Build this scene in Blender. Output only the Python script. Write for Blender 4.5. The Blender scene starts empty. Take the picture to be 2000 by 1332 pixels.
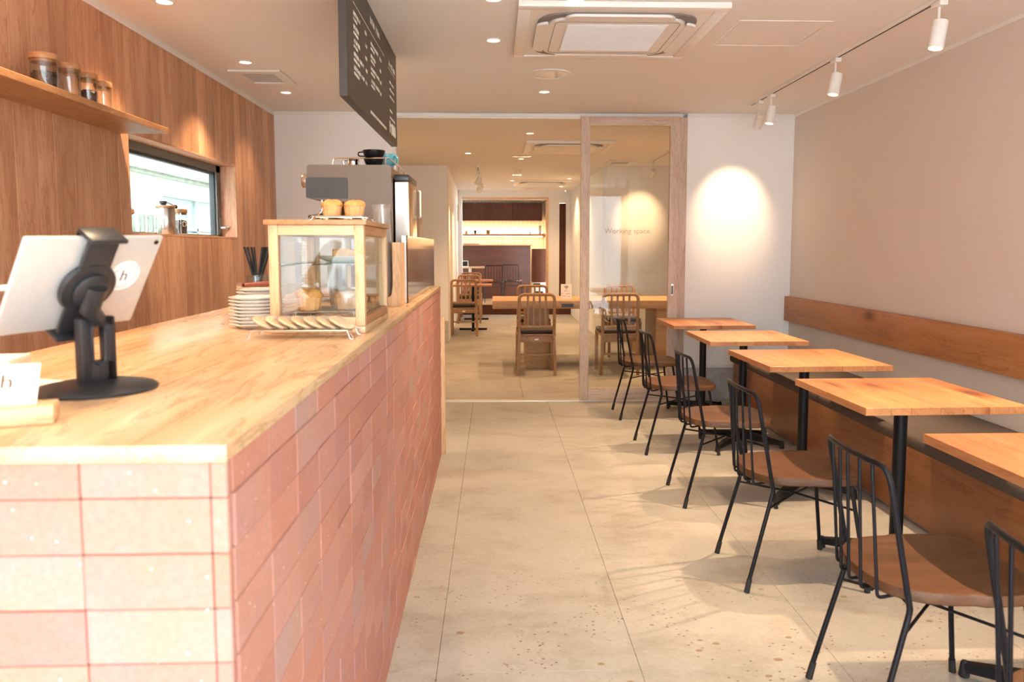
import bpy, bmesh, math, random
from mathutils import Vector, Matrix
random.seed(7)
sc = bpy.context.scene
C = sc.collection
PI = math.pi
R = math.radians

# ------------------------------------------------------------------ camera
cam_d = bpy.data.cameras.new('camera'); cam = bpy.data.objects.new('camera', cam_d); C.objects.link(cam)
F, PX, PY, HC = 1510.0, 1015.0, 616.0, 1.30
TH = math.atan((PY-484)/F); YA = math.atan((PX-965)/F*math.cos(TH))
cam.location = (0, 0, HC)
cam.rotation_euler = (PI/2-TH, 0, -YA)
cam_d.sensor_width = 36; cam_d.lens = F/2000*36
cam_d.shift_x = -(PX-1000)/2000; cam_d.shift_y = (PY-666)/2000
cam_d.clip_start = .02
cam_d.dof.use_dof = True; cam_d.dof.focus_distance = 4.6; cam_d.dof.aperture_fstop = 5.0
sc.camera = cam

# ------------------------------------------------------------------ look, sky and daylight
sc.view_settings.view_transform = 'Standard'; sc.view_settings.look = 'None'
sc.view_settings.gamma = 1; sc.view_settings.use_curve_mapping = False
sc.view_settings.exposure = 1.06
sc.cycles.use_denoising = True
sc.cycles.max_bounces = 10; sc.cycles.diffuse_bounces = 5; sc.cycles.transparent_max_bounces = 16
sc.cycles.sample_clamp_indirect = 6.0; sc.cycles.caustics_reflective = False; sc.cycles.caustics_refractive = False
w = bpy.data.worlds.new('sky'); sc.world = w; w.use_nodes = True
bg = w.node_tree.nodes['Background']; bg.inputs[0].default_value = (.84, .94, 1.0, 1); bg.inputs[1].default_value = 14.5
K_DOWN, K_SPOT, K_LED = 1.7, 2.0, .4
WARM = (1.0, .70, .42); AMBER = (1.0, .60, .29)   # the second room's lamps are warmer

# ------------------------------------------------------------------ materials
def nt(name):
    m = bpy.data.materials.new(name); m.use_nodes = True
    t = m.node_tree; return m, t, t.nodes, t.links, t.nodes['Principled BSDF']
def ramp(n, stops):
    r = n.new('ShaderNodeValToRGB'); e = r.color_ramp.elements
    while len(e) < len(stops): e.new(.5)
    for el, (p, c) in zip(e, stops): el.position = p; el.color = (*c, 1)
    return r
def mix(n, l, a, b, fac, mode='MIX'):
    m = n.new('ShaderNodeMix'); m.data_type = 'RGBA'; m.blend_type = mode
    if isinstance(fac, (int, float)): m.inputs[0].default_value = fac
    else: l.new(fac, m.inputs[0])
    for s, v in ((6, a), (7, b)):
        if isinstance(v, tuple): m.inputs[s].default_value = (*v, 1)
        else: l.new(v, m.inputs[s])
    return m.outputs[2]
def coords(n, l, scale, rnd=True):
    tc = n.new('ShaderNodeTexCoord'); mp = n.new('ShaderNodeMapping'); mp.inputs['Scale'].default_value = scale
    if rnd:
        oi = n.new('ShaderNodeObjectInfo'); vm = n.new('ShaderNodeVectorMath'); vm.operation = 'SCALE'
        cb = n.new('ShaderNodeCombineXYZ'); cb.inputs[0].default_value = 3.1; cb.inputs[1].default_value = 7.3; cb.inputs[2].default_value = 5.7
        l.new(cb.outputs[0], vm.inputs[0]); l.new(oi.outputs['Random'], vm.inputs['Scale'])
        ad = n.new('ShaderNodeVectorMath'); l.new(tc.outputs['Object'], ad.inputs[0]); l.new(vm.outputs[0], ad.inputs[1])
        l.new(ad.outputs[0], mp.inputs[0])
    else: l.new(tc.outputs['Object'], mp.inputs[0])
    return mp.outputs[0]
def noise(n, l, vec, scale, detail=4, rough=.55, dist=0):
    x = n.new('ShaderNodeTexNoise'); x.inputs['Scale'].default_value = scale; x.inputs['Detail'].default_value = detail
    x.inputs['Roughness'].default_value = rough; x.inputs['Distortion'].default_value = dist; l.new(vec, x.inputs['Vector']); return x.outputs['Fac']
def bump(n, l, b, h, s, d=.002):
    x = n.new('ShaderNodeBump'); x.inputs['Strength'].default_value = s; x.inputs['Distance'].default_value = d
    l.new(h, x.inputs['Height']); l.new(x.outputs[0], b.inputs['Normal'])
def plain(name, col, rough=.5, metal=0, var=.0, bmp=0, sc_=60, coat=0):
    m, t, n, l, b = nt(name)
    b.inputs['Roughness'].default_value = rough; b.inputs['Metallic'].default_value = metal
    b.inputs['Coat Weight'].default_value = coat
    v = coords(n, l, (1, 1, 1)); f = noise(n, l, v, sc_)
    k = max(var, .03)
    r = ramp(n, [(.3, tuple(c*(1-k) for c in col)), (.7, tuple(min(1, c*(1+k)) for c in col))]); l.new(f, r.inputs[0])
    l.new(r.outputs[0], b.inputs['Base Color'])
    if bmp: bump(n, l, b, f, bmp)
    return m
def wood(name, c1, c2, axis='Y', rough=.45, scale=1.0, knots=0, coat=0, dark=None, vary=.12):
    m, t, n, l, b = nt(name)
    s = {'X': (1.2, 9, 9), 'Y': (9, 1.2, 9), 'Z': (9, 9, 1.2)}[axis]
    v = coords(n, l, tuple(q*scale for q in s))
    f = noise(n, l, v, 1.0, 5, .55, 1.1)
    r = ramp(n, [(.28, c1), (.72, c2)]); l.new(f, r.inputs[0])
    s2 = {'X': (4, 120, 120), 'Y': (120, 4, 120), 'Z': (120, 120, 4)}[axis]
    g = noise(n, l, coords(n, l, tuple(q*scale for q in s2)), 1.0, 3)
    gr = ramp(n, [(.3, (.88, .85, .82)), (.6, (1, 1, 1))]); l.new(g, gr.inputs[0])
    c = mix(n, l, r.outputs[0], gr.outputs[0], .8, 'MULTIPLY')
    # cathedral streaks
    st = noise(n, l, coords(n, l, tuple(q*scale*2.2 for q in s)), 1.3, 4, .7, 2.2)
    sr = ramp(n, [(.52, (1, 1, 1)), (.60, (.66, .50, .40)), (.66, (1, 1, 1))]); l.new(st, sr.inputs[0])
    c = mix(n, l, c, sr.outputs[0], .6, 'MULTIPLY')
    if knots:
        vo = n.new('ShaderNodeTexVoronoi'); vo.inputs['Scale'].default_value = knots
        ks = {'X': (.45, 1, 1), 'Y': (1, .45, 1), 'Z': (1, 1, .45)}[axis]
        l.new(coords(n, l, ks), vo.inputs['Vector'])
        kr = ramp(n, [(.0, (.16, .07, .03)), (.055, (.30, .13, .06)), (.13, (.80, .62, .5)), (.22, (1, 1, 1))]); l.new(vo.outputs['Distance'], kr.inputs[0])
        c = mix(n, l, c, kr.outputs[0], .85, 'MULTIPLY')
    oi = n.new('ShaderNodeObjectInfo'); hr = ramp(n, [(0, (1-vary, 1-vary*1.15, 1-vary*1.3)), (1, (1, 1, 1))]); l.new(oi.outputs['Random'], hr.inputs[0])
    c = mix(n, l, c, hr.outputs[0], 1.0, 'MULTIPLY')
    l.new(c, b.inputs['Base Color'])
    b.inputs['Roughness'].default_value = rough; b.inputs['Coat Weight'].default_value = coat; b.inputs['Coat Roughness'].default_value = .25
    bump(n, l, b, g, .06)
    return m
def thin_glass(name, tint=(1, 1, 1), refl=1.0, alpha=.06, rough=.0, milk=0):
    m, t, n, l, b = nt(name); n.remove(b)
    tr = n.new('ShaderNodeBsdfTransparent'); tr.inputs[0].default_value = (*tint, 1)
    gl = n.new('ShaderNodeBsdfGlossy'); gl.inputs['Roughness'].default_value = rough
    fr = n.new('ShaderNodeFresnel'); ge = n.new('ShaderNodeNewGeometry')   # same Fresnel on both faces of the thin sheet
    io = n.new('ShaderNodeMapRange'); io.inputs[3].default_value = 1.5; io.inputs[4].default_value = 1/1.5; l.new(ge.outputs['Backfacing'], io.inputs[0]); l.new(io.outputs[0], fr.inputs[0])
    mt = n.new('ShaderNodeMath'); mt.operation = 'MULTIPLY_ADD'; mt.inputs[1].default_value = refl; mt.inputs[2].default_value = alpha; mt.use_clamp = True
    l.new(fr.outputs[0], mt.inputs[0])
    mx = n.new('ShaderNodeMixShader'); l.new(mt.outputs[0], mx.inputs[0]); l.new(tr.outputs[0], mx.inputs[1]); l.new(gl.outputs[0], mx.inputs[2])
    out = mx.outputs[0]
    if milk:
        df = n.new('ShaderNodeBsdfDiffuse'); df.inputs[0].default_value = (.85, .84, .82, 1); m2 = n.new('ShaderNodeMixShader'); m2.inputs[0].default_value = milk
        l.new(out, m2.inputs[1]); l.new(df.outputs[0], m2.inputs[2]); out = m2.outputs[0]
    l.new(out, n['Material Output'].inputs[0]); return m
def emit(name, col, s):
    m, t, n, l, b = nt(name); b.inputs['Base Color'].default_value = (*col, 1)
    b.inputs['Emission Color'].default_value = (*col, 1); b.inputs['Emission Strength'].default_value = s; return m

M = {}
M['wall'] = plain('wall_paint', (.88, .87, .85), .85, bmp=.15, sc_=220)
M['beige'] = plain('beige_wall', (.71, .635, .565), .85, bmp=.15, sc_=220)  # beige base tone, on the right wall alone
M['ceil'] = plain('ceiling_paint', (.84, .815, .775), .9, bmp=.06, sc_=260)
M['white'] = plain('white_enamel', (.82, .80, .76), .4)
M['gloss_white'] = plain('white_glaze', (.86, .85, .83), .15, coat=.5)
M['black'] = plain('black_powder_coat', (.010, .010, .013), .34)
M['black'].node_tree.nodes['Principled BSDF'].inputs['Specular IOR Level'].default_value = .18
M['matte_black'] = plain('matte_black', (.012, .012, .013), .6)
M['plastic'] = plain('black_plastic', (.022, .022, .026), .35)
M['greyplastic'] = plain('dark_grey_plastic', (.065, .062, .062), .5)
M['steel'] = plain('brushed_steel', (.62, .58, .53), .28, 1)
M['chrome'] = plain('chrome', (.8, .8, .8), .08, 1)
M['alu'] = plain('aluminium', (.66, .66, .66), .42, 1)
M['greyalu'] = plain('grey_window_frame', (.17, .18, .17), .45, .4)
M['darkseal'] = plain('window_seal', (.03, .04, .05), .5)
M['concrete_wall'] = plain('bare_concrete', (.46, .45, .43), .9, var=.15, bmp=.3, sc_=18)
M['maple'] = wood('beech_wood', (.72, .46, .25), (.80, .56, .33), 'Z', .5)
M['mapleX'] = wood('beech_wood_x', (.72, .46, .25), (.80, .56, .33), 'X', .5)
M['cedarZ'] = wood('red_plank', (.58, .28, .155), (.84, .51, .32), 'Z', .5, .8, vary=.26)
M['cedarY'] = wood('red_board', (.60, .295, .165), (.72, .41, .25), 'Y', .5, .8)
M['shelf'] = wood('shelf_wood', (.42, .20, .085), (.54, .29, .13), 'Y', .45)
M['worktop'] = wood('worktop_wood', (.54, .325, .165), (.73, .53, .33), 'Y', .27, .6, coat=.35, vary=0)
M['pine'] = wood('pine_table', (.43, .175, .065), (.57, .265, .105), 'Y', .42, .8, knots=3.2, coat=.1)
M['pineY'] = wood('pine_backrest', (.46, .19, .065), (.58, .26, .10), 'Y', .5, .6, knots=3.6)
M['ply'] = wood('lauan_ply', (.24, .095, .038), (.34, .145, .06), 'Y', .45, .45, vary=.05)
M['walnut'] = wood('dark_stained_seat', (.080, .036, .016), (.145, .066, .030), 'X', .45, .9)
M['walnut'].node_tree.nodes['Principled BSDF'].inputs['Specular IOR Level'].default_value = .3
M['oakdoor'] = wood('pale_oak_z', (.62, .46, .36), (.72, .56, .45), 'Z', .55, 1.2)
M['oakdoorX'] = wood('pale_oak_x', (.62, .46, .36), (.72, .56, .45), 'X', .55, 1.2)
M['oak'] = wood('oak_chair', (.36, .20, .10), (.48, .28, .15), 'Z', .5)
M['oakX'] = wood('oak_slab', (.50, .29, .14), (.62, .39, .21), 'X', .45)
M['brownpanel'] = wood('brown_cabinet_panel', (.10, .036, .022), (.14, .052, .032), 'Z', .5)
M['brownpanel'].node_tree.nodes['Principled BSDF'].inputs['Specular IOR Level'].default_value = .2
M['fabric'] = plain('brown_tweed', (.085, .063, .052), .95, var=.5, bmp=.5, sc_=350)
M['cushion'] = plain('dark_cushion', (.05, .04, .035), .9, bmp=.3, sc_=200)
M['glass'] = thin_glass('window_glass', (.97, .985, .98), .7, .0)
M['jar'] = thin_glass('jar_glass', (.93, .95, .94), 1.3, .03)
M['shelfglass'] = thin_glass('greenish_glass', (.70, .90, .84), 1.0, .05)
M['clearcup'] = thin_glass('clear_plastic', (.985, .985, .98), .9, .02, .10, .09)
M['bean'] = plain('coffee_beans', (.03, .013, .008), .35, var=.5, bmp=1, sc_=90)
M['beanred'] = plain('medium_coffee_beans', (.09, .028, .018), .35, var=.5, bmp=1, sc_=90)
M['muffin'] = plain('muffin_crumb', (.80, .45, .17), .8, var=.25, bmp=.6, sc_=45)
M['muffintop'] = plain('muffin_crust', (.72, .34, .10), .7, var=.3, bmp=.8, sc_=40)
M['papercup'] = plain('baking_paper', (.78, .42, .17), .8, var=.12)
M['cookie'] = plain('pale_cookie', (.85, .62, .36), .8, var=.15, bmp=.4, sc_=60)
M['card'] = plain('cream_card', (.83, .76, .68), .7)
M['paper'] = plain('white_paper', (.88, .87, .85), .7)
M['sticker'] = plain('white_sticker', (.9, .9, .9), .5)
M['printbrown'] = plain('brown_print', (.10, .045, .03), .7)
M['printpale'] = plain('pale_print', (.36, .27, .22), .7)
M['printwhite'] = plain('white_print', (.92, .86, .74), .6)
M['tablet'] = plain('silver_tablet_back', (.62, .60, .58), .38, .35)
M['screen'] = plain('dark_screen', (.01, .01, .012), .1)
M['board'] = plain('menu_board_black', (.045, .036, .030), .42)
M['espresso'] = plain('brown_machine_panel', (.16, .11, .078), .4, .3)
M['goldsteel'] = plain('warm_steel', (.62, .46, .30), .22, 1)
M['mirror'] = plain('tinted_steel_sheet', (.22, .165, .12), .10, 1)
M['bluecup'] = plain('blue_glaze', (.10, .36, .45), .3)
M['lens'] = emit('lamp_lens', (1, .86, .66), 4.0)
M['led'] = emit('led_strip', (1, .78, .48), 14.0)
M['gold'] = plain('gold_reflector', (.75, .52, .28), .3, 1)
M['acgrille'] = plain('ac_grille', (.82, .83, .84), .6)
M['acdark'] = plain('ac_louvre_dark', (.22, .20, .19), .6)
M['rubber'] = plain('black_rubber', (.01, .01, .01), .7)
M['handlewood'] = plain('red_wood_handle', (.27, .055, .02), .35)
M['frost'] = plain('frosted_lettering', (.50, .48, .45), .6)
M['wrap'] = thin_glass('cellophane', (.98, .98, .99), 1.0, .06, .15, .10)
M['stucco'] = plain('white_stucco', (.70, .73, .68), .95, var=.06, bmp=.5, sc_=30)
M['ledge'] = plain('weathered_ledge', (.45, .48, .43), .95, var=.35, bmp=.4, sc_=9)
M['shutter'] = plain('grey_shutter', (.46, .52, .53), .6)
M['shutterglass'] = plain('blue_grey_glass', (.46, .60, .62), .2)
M['facade'] = plain('grey_facade', (.5, .5, .5), .9, var=.2, sc_=2)
M['asphalt'] = plain('street', (.35, .35, .35), .9, var=.1)
M['tile'] = None

def brick_mat():
    m, t, n, l, b = nt('red_brick')
    oi = n.new('ShaderNodeObjectInfo')
    base = ramp(n, [(0, (.52, .235, .175)), (.25, (.57, .275, .205)), (.5, (.48, .205, .155)), (.75, (.56, .235, .16)), (.95, (.50, .26, .20)), (1, (.47, .29, .23))])
    base.color_ramp.interpolation = 'LINEAR'; l.new(oi.outputs['Random'], base.inputs[0])
    v = coords(n, l, (1, 1, 1)); f = noise(n, l, v, 9, 3)
    fr = ramp(n, [(.42, (1, 1, 1)), (.68, (.92, 1.02, 1.22))]); l.new(f, fr.inputs[0])
    c = mix(n, l, base.outputs[0], fr.outputs[0], .8, 'MULTIPLY')
    g = noise(n, l, v, 130, 3)
    gr = ramp(n, [(.3, (.86, .85, .85)), (.7, (1.0, 1.0, 1.0))]); l.new(g, gr.inputs[0])
    c = mix(n, l, c, gr.outputs[0], 1, 'MULTIPLY')
    vo = n.new('ShaderNodeTexVoronoi'); vo.inputs['Scale'].default_value = 40; l.new(v, vo.inputs['Vector'])
    sp = ramp(n, [(.045, (1, 1, 1)), (.075, (0, 0, 0))]); l.new(vo.outputs['Distance'], sp.inputs[0])
    c = mix(n, l, c, (.85, .74, .66), sp.outputs[0])
    l.new(c, b.inputs['Base Color']); b.inputs['Roughness'].default_value = .85
    bump(n, l, b, g, .35); return m
M['brick'] = brick_mat()
M['mortar'] = plain('recessed_mortar', (.50, .33, .27), .95)

def floor_mat():
    m, t, n, l, b = nt('worn_concrete_floor')
    v = coords(n, l, (1, 1, 1), False)
    f1 = noise(n, l, v, .9, 6, .6, .4); r1 = ramp(n, [(.3, (.305, .285, .25)), (.5, (.385, .365, .325)), (.72, (.45, .43, .39))]); l.new(f1, r1.inputs[0])
    f2 = noise(n, l, coords(n, l, (1, 1.7, 1), False), 2.6, 8, .72, .3); r2 = ramp(n, [(.32, (.78, .74, .69)), (.52, (1.03, 1.03, 1.03))]); l.new(f2, r2.inputs[0])
    c = mix(n, l, r1.outputs[0], r2.outputs[0], .9, 'MULTIPLY')
    f3 = noise(n, l, v, 60, 4, .7); r3 = ramp(n, [(.3, (.90, .88, .86)), (.6, (1, 1, 1))]); l.new(f3, r3.inputs[0])
    c = mix(n, l, c, r3.outputs[0], 1, 'MULTIPLY')
    # spots and drips, thick only in patches
    vo = n.new('ShaderNodeTexVoronoi'); vo.inputs['Scale'].default_value = 7.5; vo.inputs['Randomness'].default_value = 1; l.new(coords(n, l, (1, 1.5, 1), False), vo.inputs['Vector'])
    sepx = n.new('ShaderNodeSeparateXYZ'); l.new(v, sepx.inputs[0])
    sz = noise(n, l, v, 2.1, 5, .75); 
    ml = n.new('ShaderNodeMath'); ml.operation = 'MULTIPLY_ADD'; ml.inputs[1].default_value = -.42; ml.inputs[2].default_value = .30; l.new(sz, ml.inputs[0])
    lt = n.new('ShaderNodeMath'); lt.operation = 'LESS_THAN'; l.new(vo.outputs['Distance'], lt.inputs[0]); l.new(ml.outputs[0], lt.inputs[1])
    mr = n.new('ShaderNodeMapRange'); mr.inputs[1].default_value = 3.4; mr.inputs[2].default_value = 2.6; l.new(sepx.outputs[1], mr.inputs[0])
    mm = n.new('ShaderNodeMath'); mm.operation = 'MULTIPLY'; l.new(lt.outputs[0], mm.inputs[0]); l.new(mr.outputs[0], mm.inputs[1])
    m2 = n.new('ShaderNodeMath'); m2.operation = 'MULTIPLY'; m2.inputs[1].default_value = .75; l.new(mm.outputs[0], m2.inputs[0])
    c = mix(n, l, c, (.20, .11, .055), m2.outputs[0])
    v2 = n.new('ShaderNodeTexVoronoi'); v2.inputs['Scale'].default_value = 34; l.new(coords(n, l, (1, 1.6, 1), False), v2.inputs['Vector'])
    l2 = n.new('ShaderNodeMath'); l2.operation = 'LESS_THAN'; l2.inputs[1].default_value = .17; l.new(v2.outputs['Distance'], l2.inputs[0])
    pm = noise(n, l, v, 3.3, 4, .7); pr = ramp(n, [(.49, (0, 0, 0)), (.55, (1, 1, 1))]); l.new(pm, pr.inputs[0])
    m3 = n.new('ShaderNodeMath'); m3.operation = 'MULTIPLY'; l.new(l2.outputs[0], m3.inputs[0]); l.new(pr.outputs[0], m3.inputs[1])
    m4 = n.new('ShaderNodeMath'); m4.operation = 'MULTIPLY'; l.new(m3.outputs[0], m4.inputs[0]); l.new(mr.outputs[0], m4.inputs[1])
    c = mix(n, l, c, (.13, .08, .05), m4.outputs[0])
    l.new(c, b.inputs['Base Color'])
    rr = n.new('ShaderNodeMapRange'); rr.inputs[3].default_value = .5; rr.inputs[4].default_value = .72; l.new(f2, rr.inputs[0]); l.new(rr.outputs[0], b.inputs['Roughness'])
    bump(n, l, b, f3, .25); return m
M['floor'] = floor_mat()
def tile_mat():
    m, t, n, l, b = nt('cream_wall_tile')
    v = coords(n, l, (1, 1, 1), False)
    sp = n.new('ShaderNodeSeparateXYZ'); l.new(v, sp.inputs[0]); cb = n.new('ShaderNodeCombineXYZ'); l.new(sp.outputs[0], cb.inputs[0]); l.new(sp.outputs[2], cb.inputs[1])
    br = n.new('ShaderNodeTexBrick'); br.offset = 0; br.inputs['Scale'].default_value = 1; br.inputs['Brick Width'].default_value = .1; br.inputs['Row Height'].default_value = .2
    br.inputs['Mortar Size'].default_value = .004; br.inputs['Color1'].default_value = (.80, .70, .56, 1); br.inputs['Color2'].default_value = (.76, .66, .52, 1); br.inputs['Mortar'].default_value = (.45, .36, .26, 1)
    l.new(cb.outputs[0], br.inputs['Vector']); l.new(br.outputs[0], b.inputs['Base Color']); b.inputs['Roughness'].default_value = .3; return m
M['tile'] = tile_mat()

# ------------------------------------------------------------------ mesh helpers
class MB:
    def __init__(s): s.v, s.f = [], []
    def add(s, vs, fs):
        o = len(s.v); s.v += [tuple(p) for p in vs]; s.f += [tuple(i+o for i in f) for f in fs]; return s
    def box(s, x0, x1, y0, y1, z0, z1):
        return s.add([(x0,y0,z0),(x1,y0,z0),(x1,y1,z0),(x0,y1,z0),(x0,y0,z1),(x1,y0,z1),(x1,y1,z1),(x0,y1,z1)],
            [(0,3,2,1),(4,5,6,7),(0,1,5,4),(1,2,6,5),(2,3,7,6),(3,0,4,7)])
    def rbox(s, x0, x1, y0, y1, z0, z1, w=.004, seg=2):
        bm = bmesh.new(); t = MB().box(x0, x1, y0, y1, z0, z1)
        vs = [bm.verts.new(p) for p in t.v]
        for f in t.f: bm.faces.new([vs[i] for i in f])
        bmesh.ops.bevel(bm, geom=bm.edges[:], offset=w, segments=seg, profile=.5, affect='EDGES', clamp_overlap=True)
        bm.verts.ensure_lookup_table()
        s.add([v.co[:] for v in bm.verts], [tuple(v.index for v in f.verts) for f in bm.faces]); bm.free(); return s
    def lathe(s, prof, c=(0,0,0), n=24, axis='Z', cap=True):
        o = []; k = len(prof)
        for i in range(n):
            a = 2*PI*i/n; ca, sa = math.cos(a), math.sin(a)
            for r, h in prof:
                p = (r*ca, r*sa, h) if axis == 'Z' else ((h, r*ca, r*sa) if axis == 'X' else (r*sa, h, r*ca))
                o.append((p[0]+c[0], p[1]+c[1], p[2]+c[2]))
        fs = []
        for i in range(n):
            j = (i+1) % n
            for q in range(k-1): fs.append((i*k+q, j*k+q, j*k+q+1, i*k+q+1))
        if cap:
            if prof[0][0] > 1e-5: fs.append(tuple(i*k for i in range(n))[::-1])
            if prof[-1][0] > 1e-5: fs.append(tuple(i*k+k-1 for i in range(n)))
        return s.add(o, fs)
    def cyl(s, c, r, h, n=20, axis='Z', r2=None): return s.lathe([(r, 0), (r if r2 is None else r2, h)], c, n, axis)
    def tube(s, pts, r, n=8, closed=False):
        P = [Vector(p) for p in pts]; k = len(P); ring = []
        T = []
        for i in range(k):
            if closed: d = P[(i+1) % k]-P[i-1]
            else: d = P[min(i+1, k-1)]-P[max(i-1, 0)]
            T.append(d.normalized())
        nrm = T[0].orthogonal().normalized()
        vs = []
        for i in range(k):
            nrm = (nrm - T[i]*nrm.dot(T[i])).normalized(); b = T[i].cross(nrm)
            rr = r[i] if isinstance(r, (list, tuple)) else r
            for j in range(n):
                a = 2*PI*j/n; vs.append(P[i]+(nrm*math.cos(a)+b*math.sin(a))*rr)
        fs = []
        for i in range(k if closed else k-1):
            for j in range(n):
                a, b2 = i*n+j, i*n+(j+1) % n; i2 = (i+1) % k; fs.append((a, b2, i2*n+(j+1) % n, i2*n+j))
        if not closed: fs.append(tuple(range(n))[::-1]); fs.append(tuple((k-1)*n+j for j in range(n)))
        return s.add(vs, fs)
    def prism(s, poly, a0, a1, plane='XZ'):
        def P(u, v, a): return {'XZ': (u, a, v), 'XY': (u, v, a), 'YZ': (a, u, v)}[plane]
        k = len(poly); vs = [P(u, v, a0) for u, v in poly]+[P(u, v, a1) for u, v in poly]
        fs = [tuple(range(k))[::-1], tuple(range(k, 2*k))]+[(i, (i+1) % k, k+(i+1) % k, k+i) for i in range(k)]
        return s.add(vs, fs)
    def xf(s, m):
        s.v = [tuple(m @ Vector(p)) for p in s.v]; return s
    def mesh(s, name, mat, smooth=True, ang=35):
        me = bpy.data.meshes.new(name); me.from_pydata(s.v, [], s.f); me.update()
        bm = bmesh.new(); bm.from_mesh(me); bmesh.ops.recalc_face_normals(bm, faces=bm.faces[:])
        if smooth:
            for f in bm.faces: f.smooth = True
            th = R(ang)
            for e in bm.edges:
                if len(e.link_faces) == 2 and e.calc_face_angle(0) > th: e.smooth = False
        bm.to_mesh(me); bm.free()
        if mat: me.materials.append(mat)
        return me
    def build(s, name, mat, parent=None, loc=None, rot=None, smooth=True):
        o = bpy.data.objects.new(name, s.mesh(name, mat, smooth)); C.objects.link(o)
        if parent: o.parent = parent
        if loc: o.location = loc
        if rot: o.rotation_euler = rot
        return o
def arc(pts, rad, seg=6):
    """polyline with corners rounded off"""
    P = [Vector(p) for p in pts]; out = [P[0]]
    for i in range(1, len(P)-1):
        a, b, c = P[i-1], P[i], P[i+1]; r = rad[i-1] if isinstance(rad, (list, tuple)) else rad
        d1 = (a-b); d2 = (c-b); r1 = min(r, d1.length*.49); r2 = min(r, d2.length*.49)
        s_, e_ = b+d1.normalized()*r1, b+d2.normalized()*r2
        for k in range(seg+1):
            t = k/seg; out.append(s_*(1-t)**2+b*2*t*(1-t)+e_*t*t)
    out.append(P[-1]); return out
def tag(o, label=None, cat=None, group=None, kind=None):
    if label: o['label'] = label
    if cat: o['category'] = cat
    if group: o['group'] = group
    if kind: o['kind'] = kind
    return o
def thing(name, label, cat, loc=(0,0,0), rz=0, group=None, rot=None):
    o = bpy.data.objects.new(name, None); C.objects.link(o); o.empty_display_size = .1
    o.location = loc; o.rotation_euler = rot or (0, 0, rz); return tag(o, label, cat, group)
def setting(name, loc=(0,0,0)):
    o = bpy.data.objects.new(name, None); C.objects.link(o); o.location = loc; return tag(o, kind='structure')
def struct(name, mb, mat): return tag(mb.build(name, mat), kind='structure')
def inst(src, parent, loc, rot=None, scale=None, name=None):
    o = bpy.data.objects.new(name or src.name.split('.')[0], src.data); C.objects.link(o); o.parent = parent; o.location = loc
    if rot: o.rotation_euler = rot
    if scale: o.scale = scale
    return o
def copy_tree(o, parent=None):
    c = o.copy(); C.objects.link(c); c.parent = parent
    for ch in list(o.children): copy_tree(ch, c)
    return c
def dup(o, loc, rz=None, label=None, group=None):
    c = copy_tree(o); c.location = loc
    if rz is not None: c.rotation_euler = (0, 0, rz)
    if label: c['label'] = label
    if group: c['group'] = group
    return c
def text(name, s, size, mat, parent, loc, rot, ext=.0003, align='CENTER', shear=0):
    cu = bpy.data.curves.new('tmp', 'FONT'); cu.body = s; cu.size = size; cu.extrude = ext; cu.align_x = align; cu.align_y = 'CENTER'; cu.resolution_u = 3; cu.shear = shear
    t = bpy.data.objects.new('tmp', cu); C.objects.link(t)
    dg = bpy.context.evaluated_depsgraph_get(); me = bpy.data.meshes.new_from_object(t.evaluated_get(dg))
    bpy.data.objects.remove(t); bpy.data.curves.remove(cu)
    me.materials.clear(); me.materials.append(mat)
    o = bpy.data.objects.new(name, me); C.objects.link(o); o.parent = parent; o.location = loc; o.rotation_euler = rot; return o
def spot(parent, loc, target, power, size, blend=.6, rad=.03, col=WARM):
    d = bpy.data.lights.new('bulb', 'SPOT'); d.energy = power; d.spot_size = R(size); d.spot_blend = blend; d.shadow_soft_size = rad; d.color = AMBER if parent.location.y > 6.5 else col
    o = bpy.data.objects.new('bulb', d); C.objects.link(o); o.parent = parent; o.location = loc
    o.rotation_euler = (Vector(target)-Vector(loc)).to_track_quat('-Z', 'Y').to_euler(); return o

# ================================================================== SETTING
XL, XR, YB, ZC = -1.784, 2.50, 6.46, 2.405
YF = -1.6
# floor slabs
fl = setting('floor')
xs = [-3.2, -.18, .45, 1.08, 1.71, 3.2]; ys = [-1.85, .1, 2.275, 4.445, 6.46]
for i in range(len(xs)-1):
    for j in range(len(ys)-1):
        g = .0005
        MB().rbox(xs[i]+g, xs[i+1]-g, ys[j]+g, ys[j+1]-g, -.12, 0, .0012, 1).build('slab', M['floor'], fl)
for (a, b, c, d) in ((-3.2, .25, 6.54, 10.6), (.25, 3.2, 6.54, 10.6), (-.9, .25, 10.6, 15.1), (.25, 1.9, 10.6, 15.1)):
    MB().rbox(a+.0005, b-.0005, c+.0005, d-.0005, -.12, 0, .0012, 1).build('slab', M['floor'], fl)
MB().box(-2.2, 2.2, 15.1, 19.4, .07, .19).build('raised_floor', M['oakX'], fl)
MB().box(-.9, 1.9, 15.06, 15.1, 0, .19).build('step_riser', M['brownpanel'], fl)
struct('trim_1', MB().rbox(-.84, 1.56, 6.462, 6.538, -.06, .008, .002, 1), M['alu'])
# ceiling
ce = setting('ceiling')
MB().box(XL-.3, XR+.2, YF-.1, YB+.02, ZC, ZC+.12).build('ceiling_board', M['ceil'], ce)
MB().box(XL-.3, XR+.2, YB+.16, 15.1, ZC, ZC+.12).build('ceiling_board', M['ceil'], ce)
MB().box(-2.2, 2.2, 15.3, 19.4, 2.5, 2.6).build('ceiling_board', M['ceil'], ce)
# door head between the rooms
struct('trim_2', MB().box(-.84, 1.576, YB+.02, YB+.16, 2.362, ZC+.12).rbox(-.84, 1.50, YB-.004, YB+.02, 2.372, 2.396, .002, 1), M['white'])
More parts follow.
